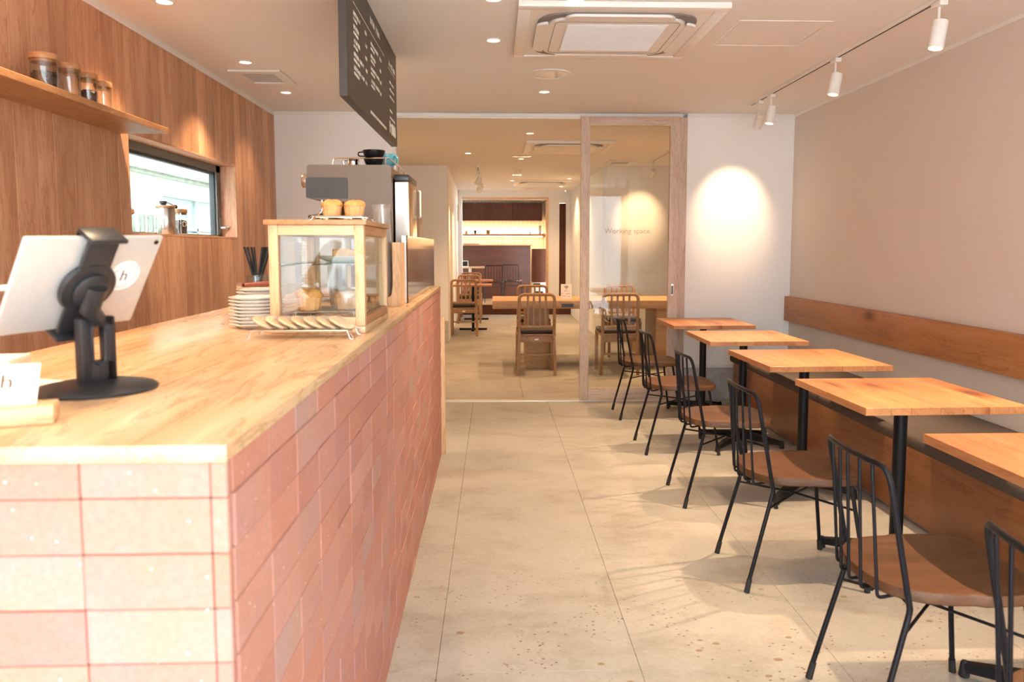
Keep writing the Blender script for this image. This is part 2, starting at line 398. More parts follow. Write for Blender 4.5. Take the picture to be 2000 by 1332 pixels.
# walls
struct('wall_back_left', MB().box(XL-.02, -.84, YB, YB+.16, 0, ZC), M['wall'])
wbr = setting('wall_back_right')
MB().box(1.60, XR+.02, YB, YB+.16, .315, ZC).build('plaster', M['wall'], wbr)
MB().box(1.60, XR+.02, YB+.006, YB+.16, 0, .285).build('bare_base', M['concrete_wall'], wbr)
MB().rbox(1.60, XR+.02, YB-.008, YB+.16, .285, .315, .002, 1).build('ledge_strip', M['white'], wbr)
MB().rbox(1.60, XR, YB-.006, YB-.0005, ZC-.028, ZC, .002, 1).build('cornice', M['white'], wbr)
struct('wall_right', MB().box(XR, XR+.15, YF, YB, 0, ZC), M['beige'])
struct('wall_second_room_right_side', MB().box(XR, XR+.15, YB, 10.6, 0, ZC), M['wall'])
struct('trim_3', MB().rbox(XR-.008, XR, YF, YB, ZC-.026, ZC, .002, 1), M['white'])
struct('trim_4', MB().rbox(XL+.0, -.84, YB-.006, YB-.0005, ZC-.028, ZC, .002, 1), M['white'])
# shop front behind the camera: piers and head around a wide open glazed front
wf = setting('wall_front')
MB().box(XL-.3, XL+.12, YF-.15, YF, 0, ZC).build('pier', M['wall'], wf)
MB().box(XR-.12, XR+.2, YF-.15, YF, 0, ZC).build('pier', M['wall'], wf)
MB().box(XL+.12, XR-.12, YF-.15, YF, 2.30, ZC).build('lintel', M['wall'], wf)
MB().box(XL+.12, XR-.12, YF-.09, YF-.06, 2.26, 2.30).box(XL+.12, XR-.12, YF-.09, YF-.06, 0, .04).box(.33, .37, YF-.09, YF-.06, .04, 2.26).build('glazing_frame', M['greyalu'], wf)
struct('unseen_house_opposite', MB().box(-14, 14, -12, -10, -.2, 6.2), M['facade'])  # unseen; put in so the door glass mirrors it instead of bright sky
struct('street', MB().box(-14, 14, -10, YF-.25, -.2, -.06), M['asphalt'])
struct('alley_ground', MB().box(-14, 14, -12, 26, -.4, -.21), M['asphalt'])  # unseen ground added to stop sky light rising from below
# left wall: planks around the window opening
wl = setting('wall_left')
W0, W1, WZ0, WZ1 = 3.885, 5.475, 1.374, 1.858
MB().box(XL-.16, XL-.018, YF, W0, 0, ZC).box(XL-.16, XL-.018, W1, YB+.1, 0, ZC).box(XL-.16, XL-.018, W0, W1, 0, WZ0-.002).box(XL-.16, XL-.018, W0, W1, WZ1+.002, ZC).build('wall_core', M['wall'], wl)
y = 2.05
MB().box(XL-.016, XL, YF, y, 0, ZC-.035).build('plain_panel', M['cedarZ'], wl)
wd = [.13, .145, .12, .15, .135, .125]; k = 0
while y < YB-.02:
    y1 = min(y+wd[k % 6], YB-.002)
    for e in (W0, W1):
        if abs(y1-e) < .06: y1 = e
    g = .0011
    dx = random.uniform(-.0008, .0008)
    def plank(z0, z1):
        MB().rbox(-.008, .008, 0, y1-y-2*g, 0, z1-z0, .0008, 1).build('plank', M['cedarZ'], wl, (XL-.008+dx, y+g, z0))
    if W0-.01 <= y and y1 <= W1+.01:
        plank(0, WZ0-.012); plank(WZ1+.012, ZC-.035)
    else: plank(0, ZC-.035)
    y = y1; k += 1
struct('trim_5', MB().rbox(XL-.018, XL+.004, YF, YB, ZC-.034, ZC, .002, 1), M['white'])
# window_1
wn = setting('window_1')
XW = XL-.105
MB().rbox(XW, XL+.001, W0, W1, WZ0-.012, WZ0, .001, 1).build('sill_board', M['cedarY'], wn)
MB().rbox(XW, XL+.001, W0, W1, WZ1, WZ1+.012, .001, 1).build('head_board', M['cedarY'], wn)
MB().rbox(XW, XL+.001, W1-.012, W1, WZ0, WZ1, .001, 1).build('side_board', M['cedarZ'], wn)
MB().rbox(XW, XL+.001, W0, W0+.012, WZ0, WZ1, .001, 1).build('side_board', M['cedarZ'], wn)
fx0, fx1 = XW-.04, XW
MB().box(fx0, fx1, W0, W1, WZ1-.045, WZ1+.01).box(fx0, fx1, W0, W1, WZ0-.01, WZ0+.012).box(fx0, fx1, W1-.085, W1, WZ0, WZ1).box(fx0, fx1, W0, W0+.04, WZ0, WZ1).build('window_frame', M['greyalu'], wn)
MB().box(fx0-.004, fx1-.012, W0+.04, W1-.085, WZ1-.062, WZ1-.045).box(fx0-.004, fx1-.012, W1-.102, W1-.085, WZ0+.012, WZ1-.045).build('seal', M['darkseal'], wn)
MB().box(fx0+.014, fx0+.02, W0+.04, W1-.10, WZ0+.012, WZ1-.06).build('pane', M['glass'], wn)
h = MB().rbox(XW, XW+.008, W1-.06, W1-.03, WZ0+.03, WZ0+.13, .003).build('handle_plate', M['greyalu'], wn)
MB().cyl((XW+.008, W1-.045, WZ0+.062), .010, .03, 12, 'X').tube(arc([(XW+.036, W1-.045, WZ0+.062), (XW+.040, W1+.0-.03, WZ0+.064), (XW+.058, W1-.02, WZ0+.072)], .005), .008, 8).build('handle', M['alu'], wn)
# neighbour house seen through the window
nb = thing('neighbour_house', 'white rendered house wall across the alley seen through the side window', 'building', (-3.25, 7.0, 0))
MB().box(-.3, 0, -5, 7, -.5, 2.06).box(-.3, -.03, -5, 7, 2.1, 5.5).build('wall', M['stucco'], nb)
MB().rbox(-.3, .05, -5, 7, 2.02, 2.06, .006).rbox(-.3, .025, -5, 7, 1.985, 2.02, .006).rbox(-.3, .03, -5, 7, 2.06, 2.10, .006).build('ledge', M['ledge'], nb)
wi = MB().box(0, .05, .62, 3.4, 1.80, 1.84).box(0, .05, .62, .66, .6, 1.8).box(0, .05, 1.5, 1.54, .6, 1.8).build('window', M['shutter'], nb)
MB().box(0, .015, .66, 3.4, .6, 1.8).build('pane', M['shutterglass'], wi)
for i in range(16): MB().box(.02, .05, .66, 3.4, .80+i*.045, .826+i*.045).build('slat', M['shutter'], wi)

# sliding glass door between the rooms
d1 = setting('door_1')
DX0, DX1, DZ1 = .715, 1.535, 2.372
MB().rbox(0, .075, 0, .034, .018, DZ1, .003).build('stile', M['oakdoor'], d1, (DX0, YB-.05, 0))
MB().rbox(0, .084, 0, .034, .018, DZ1, .003).build('stile', M['oakdoor'], d1, (DX1-.084, YB-.05, 0))
MB().rbox(DX0+.075, DX1-.084, YB-.049, YB-.017, 2.296, DZ1-.0005, .003).build('top_rail', M['oakdoorX'], d1)
MB().rbox(DX0+.075, DX1-.084, YB-.049, YB-.017, .019, .125, .003).build('bottom_rail', M['oakdoorX'], d1)
MB().box(DX0+.07, DX1-.08, YB-.036, YB-.030, .12, 2.30).build('pane', M['glass'], d1)
text('lettering', 'Working space', .062, M['frost'], d1, (1.105, YB-.0375, 1.438), (PI/2, 0, 0))
hp = MB().rbox(1.475, 1.497, YB-.053, YB-.049, .90, 1.0, .001, 1).build('pull_plate', M['chrome'], d1)
MB().box(1.480, 1.492, YB-.0545, YB-.053, .915, .985).build('pull_recess', M['greyplastic'], hp)
struct('door_jamb_1', MB().rbox(1.537, 1.60, YB-.02, YB+.16, 0, DZ1, .003), M['oakdoor'])
struct('door_jamb_2', MB().rbox(-.84, -.80, YB+.0, YB+.16, 0.009, 2.362, .003), M['wall'])

# rooms behind
struct('wall_second_room_left', MB().box(-1.83, -.63, 10.6, 10.75, 0, ZC), M['wall'])
struct('baseboard_second_room_left', MB().rbox(-1.83, -.628, 10.588, 10.6, 0, .30, .002, 1), M['concrete_wall'])
struct('wall_second_room_right', MB().box(1.54, XR+.02, 10.6, 10.75, 0, ZC), M['wall'])
struct('wall_second_room_side', MB().box(-1.97, -1.83, YB+.16, 10.75, 0, ZC), M['wall'])
struct('alley_shade_block', MB().box(-2.0, 3.2, YF-.15, 19, ZC+.25, 6.6), M['stucco'])  # unseen block added above the ceiling to cut sky light into the alley
struct('wall_passage_left', MB().prism([(-.63, 10.75), (-.70, 15.1), (-.9, 15.1), (-.9, 10.75)], 0, ZC, 'XY'), M['wall'])
struct('wall_passage_right', MB().box(1.5, 1.7, 10.75, 15.1, 0, ZC), M['wall'])
wfar = setting('wall_far')
MB().box(-.9, -.62, 15.1, 15.3, 0, ZC).box(-.62, 1.36, 15.1, 15.3, 2.27, ZC).box(1.06, 1.27, 15.1, 15.3, 0, 2.27).box(1.40, 1.7, 15.1, 15.3, 0, ZC).box(1.27, 1.40, 15.12, 15.3, 2.17, ZC-.002).build('plaster', M['wall'], wfar)
MB().rbox(-.62, 1.06, 15.09, 15.3, 2.235, 2.27, .003).rbox(1.02, 1.06, 15.09, 15.3, .19, 2.235, .003).build('opening_lining', M['maple'], wfar)
MB().rbox(0, .13, 0, .04, .19, 2.16, .004).build('door_2', M['brownpanel'], None, (1.27, 15.16, 0))
tag(bpy.data.objects['door_2'], kind='structure')
struct('wall_kitchen', MB().box(-2.2, 2.2, 18.8, 19, .19, 2.5).box(1.22, 1.35, 16.4, 18.8, .19, 2.5).box(-2.4, -2.2, 15.3, 19, .19, 2.5), M['tile'])
struct('trim_6', MB().rbox(1.10, 1.19, 16.0, 16.08, .19, 2.1, .004), M['brownpanel'])

# ================================================================== COUNTER
cb = thing('brick_counter', 'long service counter faced with red brick running down the left side', 'counter', (0, 0, 0))
CX0, CX1, CY0, CY1, CZ = -1.06, -.335, .925, 4.80, 1.043
MB().box(CX0+.02, CX1-.014, CY0+.012, CY1, 0, CZ).build('counter_core', M['mortar'], cb)
def brick_mesh(w, h, t):
    return MB().rbox(-w/2, w/2, 0, t, -h/2, h/2, .0012, 1).mesh('brick', M['brick'])
BW, BH, G = .155, .0695, .0011
full = brick_mesh(BW-G, BH-G, .02); endb = brick_mesh(.0196, BH-G, .012); top = brick_mesh(BW-G, .045-G, .02); topend = brick_mesh(.0196, .045-G, .012)
rows = [(CZ-.0225, .045)]; z = CZ-.045
while z-BH > -.001: rows.append((z-BH/2, BH)); z -= BH
if z > .01: rows.append((z/2, z)); lastm = brick_mesh(BW-G, z-G, .02)
cands = []
ncol = int((CY1-CY0)/BW)
for ri, (zc, hh) in enumerate(rows):
    for ci in range(ncol+1):
        yy = CY0+.02+BW*(ci+.5)
        ww = 1
        if yy+BW/2 > CY1+.001:
            ww = (CY1-(yy-BW/2))/BW
            if ww < .15: continue
            yy = yy-BW/2+ww*BW/2
        # right face, visible only above the picture's lower edge
        vis = 1332 > 484+(HC-(zc+hh/2))*F/yy
        cands.append((0 if vis else 1, yy, ('R', yy, zc, hh, ww)))
    for ci in range(5):
        xx = CX1-.0212-BW*(ci+.5)
        if xx-BW/2 < CX0: continue
        vis = (zc+hh/2 > .74) and ci < 3
        cands.append((0 if vis else 1, .5+ci*.01, ('F', xx, zc, hh, 1)))
cands.sort(key=lambda c: (c[0], c[1]))
stuff = MB()
for i, (_, _, (side, q, zc, hh, ww)) in enumerate(cands):
    me = top if hh < .05 and zc > .9 else (full if abs(hh-BH) < 1e-6 else lastm)
    prd = random.uniform(-.0012, .0014)
    if side == 'R': mtx = Matrix.Translation((CX1+prd, q, zc)) @ Matrix.Rotation(PI/2, 4, 'Z') @ Matrix.Diagonal((ww, 1, 1, 1))
    else: mtx = Matrix.Translation((q, CY0-prd, zc))
    if i < 290:
        o = bpy.data.objects.new('brick', me); C.objects.link(o); o.parent = cb; o.matrix_local = mtx
    else:
        vs = [mtx @ v.co for v in me.vertices]; stuff.add(vs, [tuple(p.vertices) for p in me.polygons])
tag(stuff.build('brickwork_rest', M['brick'], cb), 'red bricks low down and at the far end of the counter', kind='stuff')
for ri, (zc, hh) in enumerate(rows):
    if zc > .70:
        o = bpy.data.objects.new('brick_end', topend if (hh < .05) else endb); C.objects.link(o); o.parent = cb; o.location = (CX1-.0105, CY0, zc)
wt = thing('counter_worktop', 'polished wooden worktop on the brick counter', 'countertop', (0, 0, 0))
MB().rbox(-1.062, -.333, CY0-.006, CY1+.01, CZ+.0005, 1.065, .0015, 2).build('slab', M['worktop'], wt)
ep = thing('counter_end_board', 'upright wooden board closing the far end of the brick counter', 'board', (0, 0, 0))
MB().rbox(0, .155, 0, .03, 0, .868, .002).build('board', M['maple'], ep, (-.465, 4.815, 0))

for o in (cb, wt):
    a_ = .0031; pv = Vector((-.335, 4.8, 0)); o.rotation_euler = (0, 0, a_); o.location = pv-Matrix.Rotation(a_, 3, 'Z') @ pv
# ---- tablet on a stand
tb = thing('tablet_stand', 'black tablet stand with a round base on the near end of the worktop', 'stand', (-.66, 1.29, 1.065), -R(26.5)+0)
TC = Vector((-.664, 1.27, 1.244))
U = Vector((.447, .894, 0)); N = Vector((.894, -.447, 0))
tilt = R(33)
# local frame of both: x = N (towards the guests), y = U (along the long side), z up
base = Matrix(((N.x, U.x, 0, -.66), (N.y, U.y, 0, 1.29), (0, 0, 1, 1.065), (0, 0, 0, 1)))
tb.matrix_world = base
MB().lathe([(.0, 0), (.093, 0), (.094, .004), (.090, .008), (.06, .014), (.02, .017), (0, .0175)], n=48).build('base', M['plastic'], tb)
o_ = MB()
# post with a slot: outline in local y,z
def frame_plate(mb, y0, y1, z0, z1, hy0, hy1, hz0, hz1, x0, x1):
    mb.rbox(x0, x1, y0, hy0, z0, z1, .003); mb.rbox(x0, x1, hy1, y1, z0, z1, .003); mb.rbox(x0, x1, y0+.002, y1-.002, z0, hz0, .003); mb.rbox(x0, x1, y0+.002, y1-.002, hz1, z1, .003)
frame_plate(o_, -.032, .032, .012, .122, -.012, .012, .05, .105, -.006, .012)
o_.tube(arc([(.012, -.012, .05), (.012, .0, .042), (.012, .012, .05), (.012, .012, .105), (.012, 0, .112), (.012, -.012, .105)], .01), .0022, 6, True)
o_.build('post', M['plastic'], tb)
TM = Matrix.Translation(TC) @ Matrix(((N.x, U.x, 0, 0), (N.y, U.y, 0, 0), (0, 0, 1, 0), (0, 0, 0, 1))) @ Matrix.Rotation(tilt, 4, 'Y') @ Matrix.Rotation(R(1.5), 4, 'X')
hd = MB()
hd.rbox(.010, .017, -.027, .027, -.088, .092, .003)
hd.lathe([(0, .008), (.045, .008), (.047, .012), (.045, .019), (.030, .021), (0, .021)], n=40, axis='X')
hd.lathe([(0, .020), (.030, .020), (.031, .026), (.024, .031), (0, .032)], n=32, axis='X')
hd.v = [tuple(base.inverted() @ TM @ Vector(p)) for p in hd.v]
ho = hd.build('holder', M['plastic'], tb)
for cl in (MB().rbox(-.012, .028, -.032, .032, .0905, .098, .003).rbox(.008, .02, -.022, .022, .086, .094, .002).rbox(-.014, -.0105, -.03, .03, .082, .097, .002), MB().rbox(-.012, .026, -.03, .03, -.098, -.0905, .003)):
    cl.v = [tuple(base.inverted() @ TM @ Vector(p)) for p in cl.v]; cl.build('clamp', M['plastic'], tb)
ar = MB().tube([base.inverted() @ TM @ Vector((.030, 0, .012)), base.inverted() @ TM @ Vector((.034, 0, -.03)), (.012, 0, .118)], [.017, .016, .013], 12)
ar.build('tilt_arm', M['plastic'], tb)
lg = MB().rbox(.0385, .0395, -.008, .006, -.010, -.007, .0004, 1); lg.v = [tuple(base.inverted() @ TM @ Vector(p)) for p in lg.v]; lg.build('maker_mark', M['printwhite'], tb)
ta = thing('tablet', 'silver tablet clamped in the black stand, back turned to the room', 'tablet'); ta.matrix_world = TM
MB().rbox(-.004, .004, -.119, .119, -.089, .089, .0038, 3).build('body', M['tablet'], ta)
MB().rbox(-.0048, -.0041, -.113, .113, -.08, .08, .0002, 1).build('screen', M['screen'], ta)
MB().cyl((.004, .106, .078), .004, .0012, 14, 'X').build('camera_lens', M['screen'], ta)
st = MB().cyl((.0041, .068, .012), .029, .0006, 40, 'X').build('sticker', M['sticker'], ta)
st['label'] = 'round white sticker with the letter h'
text('letter', 'h', .030, M['printbrown'], st, (.0049, .068, .012), (PI/2, 0, PI/2), .0002)
def ring(mb, cy, cz, r, x, t=.0007, a0=0, a1=360, n=36):
    pts = [(x, cy+r*math.cos(R(a0+(a1-a0)*i/n)), cz+r*math.sin(R(a0+(a1-a0)*i/n))) for i in range(n+1)]
    return mb.tube(pts[:-1] if a1-a0 == 360 else pts, t, 4, a1-a0 == 360)
mb = MB(); ring(mb, .066, .010, .0205, .0049, .0005); ring(mb, .083, .028, .006, .0049, .0005, -60, 170); mb.build('emblem', M['printpale'], st)
cbq = thing('charging_cable', 'white charging cable plugged into the left edge of the tablet', 'cable', TM @ Vector((0, -.1195, 0)))
pl = MB().tube([(0, 0, 0), (-.01, -.022, -.0005)], .0042, 10).build('plug', M['paper'], cbq)
MB().tube([(-.01, -.022, -.0005), (-.04, -.035, -.003), (-.12, -.04, -.01), (-.25, .0, -.10), (-.27, .05, -.1775)], .0018, 8).build('cord', M['paper'], cbq)

# ---- sign card in a wooden block, boxes beside
sg = thing('sign_block', 'pale wooden block holding a cream logo card at the near left corner of the worktop', 'sign holder', (-.66, 1.04, 1.0655), R(22))
MB().rbox(-.13, .065, -.028, .028, 0, .024, .002).build('block', M['mapleX'], sg)
cd = thing('logo_card', 'cream card printed with a small h emblem standing in the wooden block', 'card', (-.66, 1.04, 1.0895), 0, rot=(R(-48), 0, R(22)))
cdm = MB().rbox(-.13, .042, -.0006, .0006, .0, .072, .0003, 1).build('card', M['card'], cd)
text('letter', 'h', .034, M['printbrown'], cd, (.004, -.0009, .040), (PI/2, 0, 0), .0002)
mb = MB()
def ringx(mb, cx, cz, r, y, t, a0=0, a1=360, n=32):
    pts = [(cx+r*math.cos(R(a0+(a1-a0)*i/n)), y, cz+r*math.sin(R(a0+(a1-a0)*i/n))) for i in range(n+1)]
    return mb.tube(pts[:-1] if a1-a0 == 360 else pts, t, 4, a1-a0 == 360)
ringx(mb, .004, .038, .021, -.0008, .0006); ringx(mb, .021, .056, .0065, -.0008, .0006, -60, 170)
mb.build('emblem', M['printpale'], cd)
mb = MB()
for i in range(7): mb.box(-.004+i*.003, -.002+i*.003, -.0009, -.0006, .0085, .0115)
for i in range(9): mb.box(-.05+i*.005, -.047+i*.005, -.0009, -.0006, .0655, .0675)
mb.build('small_print', M['printbrown'], cd)
bx = thing('small_box', 'pale pink closed box left of the tablet stand', 'box', (-.95, 1.46, 1.0655), R(10))
MB().rbox(-.06, .06, -.05, .05, 0, .028, .002).build('box', M['card'], bx); MB().rbox(-.061, .061, -.051, .051, .020, .031, .002).build('lid', M['card'], bx)
pp = thing('paper_slip', 'cream paper slip lying flat behind the logo card', 'paper', (-.80, 1.36, 1.0652), R(-20))
MB().box(-.05, .05, -.03, .03, 0, .0012).build('sheet', M['card'], pp)

# ---- plates
def plate_mesh():
    prof = [(0, .004), (.035, .003), (.040, 0), (.050, 0), (.056, .004), (.074, .010), (.078, .0135), (.076, .0145), (.055, .0075), (.045, .0055), (0, .0055)]
    return MB().lathe(prof, n=8).mesh('plate', M['gloss_white'])
pm = plate_mesh()
def plates(x, y, n, z0, what):
    for i in range(n):
        o = bpy.data.objects.new('plate', pm); C.objects.link(o); o.location = (x+random.uniform(-.001, .001), y+random.uniform(-.001, .001), z0+i*.0098); o.rotation_euler = (0, 0, R(22.5))
        pos = 'topmost' if i == n-1 else ('lowest' if i == 0 else None)
        tag(o, f'{pos} white plate of the {what}' if pos else f'white plate inside the {what}', 'plate', what)
plates(-.702, 2.30, 9, 1.0655, 'front plate stack left of the display case')
plates(-.765, 2.56, 10, 1.0655, 'rear plate stack beside the straw glass')
sv = thing('cake_server', 'cake server with a red wooden handle lying on the rear plate stack', 'server', (-.765, 2.53, 1.1735), R(-20))
MB().tube([(-.035, -.02, .006), (.01, 0, .010), (.07, .02, .014)], [.007, .008, .0075], 10).build('handle', M['handlewood'], sv)
MB().cyl((-.055, -.028, .006), .0095, .02, 14, 'X').build('ferrule', M['chrome'], sv)
MB().rbox(.07, .16, .008, .034, .010, .012, .0005, 1).build('blade', M['chrome'], sv)

# ---- straw glass
gx = thing('straw_glass', 'clear ribbed glass full of black straws behind the plates', 'glass', (-.835, 2.76, 1.0655))
MB().lathe([(.030, 0), (.034, .004), (.036, .10), (.038, .105), (.036, .112), (.038, .119), (.036, .126), (.0375, .140), (.0355, .140), (.034, .012), (0, .010)], n=28, cap=False).build('glass_body', M['jar'], gx)
for i in range(22):
    a = random.uniform(0, 2*PI); r = random.uniform(.004, .024); lean = random.choice((-1, 1))*random.uniform(.012, .05)
    s_ = thing('drinking_straw', 'black drinking straw in the ribbed glass behind the plates', 'straw', (-.835, 2.76, 1.0775), group='black straws in the glass')
    x0, y0 = -lean*.4+r*math.cos(a)*.5, r*math.sin(a)*.7; x1, y1 = lean+r*math.cos(a)*.5, r*math.sin(a)
    # parts of one tube
    m_ = MB().tube([(x0*.8, y0, 0), (x0*.2+x1*.3, (y0+y1)/2, .11), (x1, y1, .225)], .0032, 7); m_.build('tube', M['matte_black'], s_)

# ---- display case
DCX0, DCX1, DCY0, DCY1 = -.612, -.354, 2.125, 2.585
dc = thing('display_case', 'wood framed glass display case of cakes on the counter', 'display case', (0, 0, 0))
z0, z1 = 1.0655, 1.362
MB().rbox(DCX0, DCX1, DCY0, DCY1, z0, z0+.020, .002).build('bottom_board', M['worktop'], dc)
MB().rbox(DCX0-.010, DCX1+.008, DCY0-.010, DCY1+.008, z1, z1+.014, .002).build('top_board', M['shelf'], dc)
p = .026
for (x, yy) in ((DCX0, DCY0), (DCX1-p, DCY0), (DCX0, DCY1-p), (DCX1-p, DCY1-p)):
    MB().rbox(0, p, 0, p, 0, z1-z0-.0205, .002).build('corner_post', M['maple'], dc, (x, yy, z0+.0203))
for (zz, hh) in ((z0+.0205, .024), (z1-.028, .0275)):
    for yy in (DCY0+.001, DCY1-p+.001): MB().rbox(0, DCX1-DCX0-2*p-.0004, 0, p-.002, 0, hh, .002).build('rail', M['mapleX'], dc, (DCX0+p+.0002, yy, zz))
    for xx in (DCX0+.001, DCX1-p+.001): MB().rbox(0, p-.002, 0, DCY1-DCY0-2*p-.0004, 0, hh, .002).build('rail', M['shelf'], dc, (xx, DCY0+p+.0002, zz))
gz0, gz1 = z0+.0447, z1-.0282
MB().box(DCX0+p, DCX1-p, DCY0+.012, DCY0+.015, gz0, gz1).build('front_pane', M['glass'], dc)
MB().box(DCX1-.015, DCX1-.012, DCY0+p, DCY1-p, gz0, gz1).build('side_pane', M['glass'], dc)
MB().box(DCX0+.012, DCX0+.015, DCY0+p, DCY1-p, gz0, gz1).build('side_pane', M['glass'], dc)
for (a, b, yy) in ((DCX0+p, (DCX0+DCX1)/2+.01, DCY1-.016), ((DCX0+DCX1)/2-.01, DCX1-p, DCY1-.008)):
    dd = MB().rbox(a, a+.012, yy, yy+.006, gz0, gz1, .001, 1).rbox(b-.012, b, yy, yy+.006, gz0, gz1, .001, 1).build('rear_door', M['maple'], dc)
    MB().box(a+.012, b-.012, yy+.002, yy+.004, gz0, gz1).build('door_pane', M['glass'], dd)
SZ = 1.257
MB().rbox(DCX0+.016, DCX1-.016, DCY0+.018, DCY1-.020, SZ-.004, SZ, .0008, 1).build('glass_shelf', M['shelfglass'], dc)
for (a, b) in ((DCX0+.0155, DCX0+.022), (DCX1-.022, DCX1-.0155)): MB().box(a, b, DCY0+p, DCY1-p, SZ-.010, SZ-.0045).build('shelf_rail', M['steel'], dc)
# wire racks
def rack(name, label, x0, x1, y0, y1, z, zf, n=12):
    t = thing(name, label, 'rack', (0, 0, 0)); r = .0011
    g_ = MB()
    g_.tube(arc([(x0, y0, z), (x1, y0, z), (x1, y1, z), (x0, y1, z)], .006)+[Vector((x0, y0, z))], r*1.4, 6)
    for i in range(1, n):
        x = x0+(x1-x0)*i/n; g_.tube([(x, y0, z), (x, y1, z)], r, 5)
    for i in range(1, 4):
        yy = y0+(y1-y0)*i/4; g_.tube([(x0, yy, z-.002), (x1, yy, z-.002)], r, 5)
    g_.build('wire_grid', M['steel'], t)
    for sx in (x0, x1):
        for sy in (y0, y1):
            e = .012 if sx == x0 else -.012
            MB().tube(arc([(sx, sy, z), (sx-e, sy, zf+.0014), (sx-e*.2, sy, zf+.0014), (sx+e*.4, sy, z)], .004), r*1.2, 6).build('foot', M['steel'], t)
    return t
rack('cooling_rack', 'wire rack of cookies on the worktop in front of the display case', -.625, -.372, 1.985, 2.098, 1.088, 1.0655, 26)
rack('cake_rack', 'wire rack inside the display case under the large muffins', -.565, -.395, 2.20, 2.40, 1.118, 1.0858, 20)
rack('muffin_rack', 'wire rack on top of the display case', -.505, -.365, 2.18, 2.36, 1.388, 1.3765, 16)
# muffins
def muffin(name, label, loc, r, h, seed, top=1.25, wrap=False, cat='muffin'):
    t = thing(name, label, cat, loc)
    rnd = random.Random(seed)
    bm = MB(); n = 28; prof = [(r*.78, 0), (r*.84, h*.2), (r*.94, h*.62)]
    bm.lathe([(0, 0)]+prof+[(r*.5, h*.63), (0, h*.63)], n=n)
    bm.v = [(x*(1+.03*math.cos(14*math.atan2(y_, x))), y_*(1+.03*math.cos(14*math.atan2(y_, x))), z_) for x, y_, z_ in bm.v]
    bm.build('muffin_body', M['papercup'], t)
    tp = MB(); pr = [(r*.92, h*.60), (r*.97, h*.66), (r*.99, h*.73), (r*.95, h*.82), (r*.85, h*.90), (r*.6, h*.98), (r*.3, h*1.02), (0, h*1.03)]
    tp.lathe([(0, h*.635), (r*.6, h*.635)]+pr, n=n)
    ph = [rnd.uniform(0, 6.28) for _ in range(5)]
    def w_(x, y_, z_):
        a = math.atan2(y_, x); k_ = 1+.06*math.sin(2*a+ph[0])+.04*math.sin(5*a+ph[1])+.02*math.sin(9*a+ph[2])
        zz = z_+max(0, z_-h*.64)*(.25*math.sin(3*a+ph[3])+.12*math.sin(7*a+ph[4]))*min(1, math.hypot(x, y_)/r)
        return (x*k_, y_*k_, zz)
    tp.v = [w_(*q) for q in tp.v]
    tp.build('muffin_top', M['muffintop'], t)
    if wrap:
        wp = MB(); wp.lathe([(0, -.001), (r*1.12, -.001), (r*1.2, h*.5), (r*1.1, h*1.0), (r*.3, h*1.12), (0, h*1.25)], n=14)
        wp.v = [(x*(1+.12*math.sin(3*math.atan2(y_, x)+z_*90)), y_*(1+.1*math.cos(4*math.atan2(y_, x)-z_*60)), z_) for x, y_, z_ in wp.v]
        wp.build('cellophane', M['wrap'], t)
    return t
muffin('muffin', 'golden muffin on top of the display case, the left one', (-.468, 2.27, 1.3895), .030, .047, 1)
muffin('muffin', 'golden muffin on top of the display case, the right one', (-.404, 2.27, 1.3895), .031, .046, 2)
muffin('muffin', 'large cracked muffin on the left inside the display case', (-.538, 2.27, 1.1195), .038, .060, 3)
muffin('muffin', 'wrapped muffin on the right inside the display case', (-.440, 2.31, 1.1195), .038, .055, 4, wrap=True)
pl_ = bpy.data.objects.new('cake_plate', MB().lathe([(0, .004), (.035, .003), (.042, 0), (.052, .001), (.07, .010), (.078, .016), (.076, .018), (.05, .009), (0, .007)], n=30).mesh('cake_plate', M['gloss_white']))
C.objects.link(pl_); pl_.location = (-.452, 2.36, SZ+.0003); tag(pl_, 'white plate on the glass shelf of the display case', 'plate')
ck = thing('cake_slice', 'golden cake slice on the white plate inside the display case', 'cake', (-.452, 2.36, SZ+.0085), R(15))
MB().prism([(-.035, 0), (.035, 0), (.034, .024), (.0, .034), (-.034, .026)], -.022, .022).build('crumb', M['muffin'], ck); MB().rbox(-.034, .034, -.02, .02, .024, .030, .002).build('crust', M['muffintop'], ck)
# cookies
for i in range(7):
    t = thing('cookie_pack', ['flat pale cookie in clear film leaning at the left end of the wire rack row', 'flat pale cookie in clear film in the row on the wire rack', 'flat pale cookie in clear film leaning at the right end of the wire rack row'][0 if i == 0 else (2 if i == 6 else 1)], 'cookie', (-.60+i*.033, 2.045+.002*(i % 2), 1.1035), group=None if i in (0, 6) else 'cookies on the wire rack', rot=(R(14), R(20), R(20)))
    MB().lathe([(0, -.003), (.034, -.003), (.037, 0), (.034, .0035), (0, .004)], n=9).build('biscuit', M['cookie'], t)
    MB().lathe([(0, -.0042), (.038, -.0035), (.056, .001), (.038, .0045), (0, .0055)], n=4).build('film', M['wrap'], t)

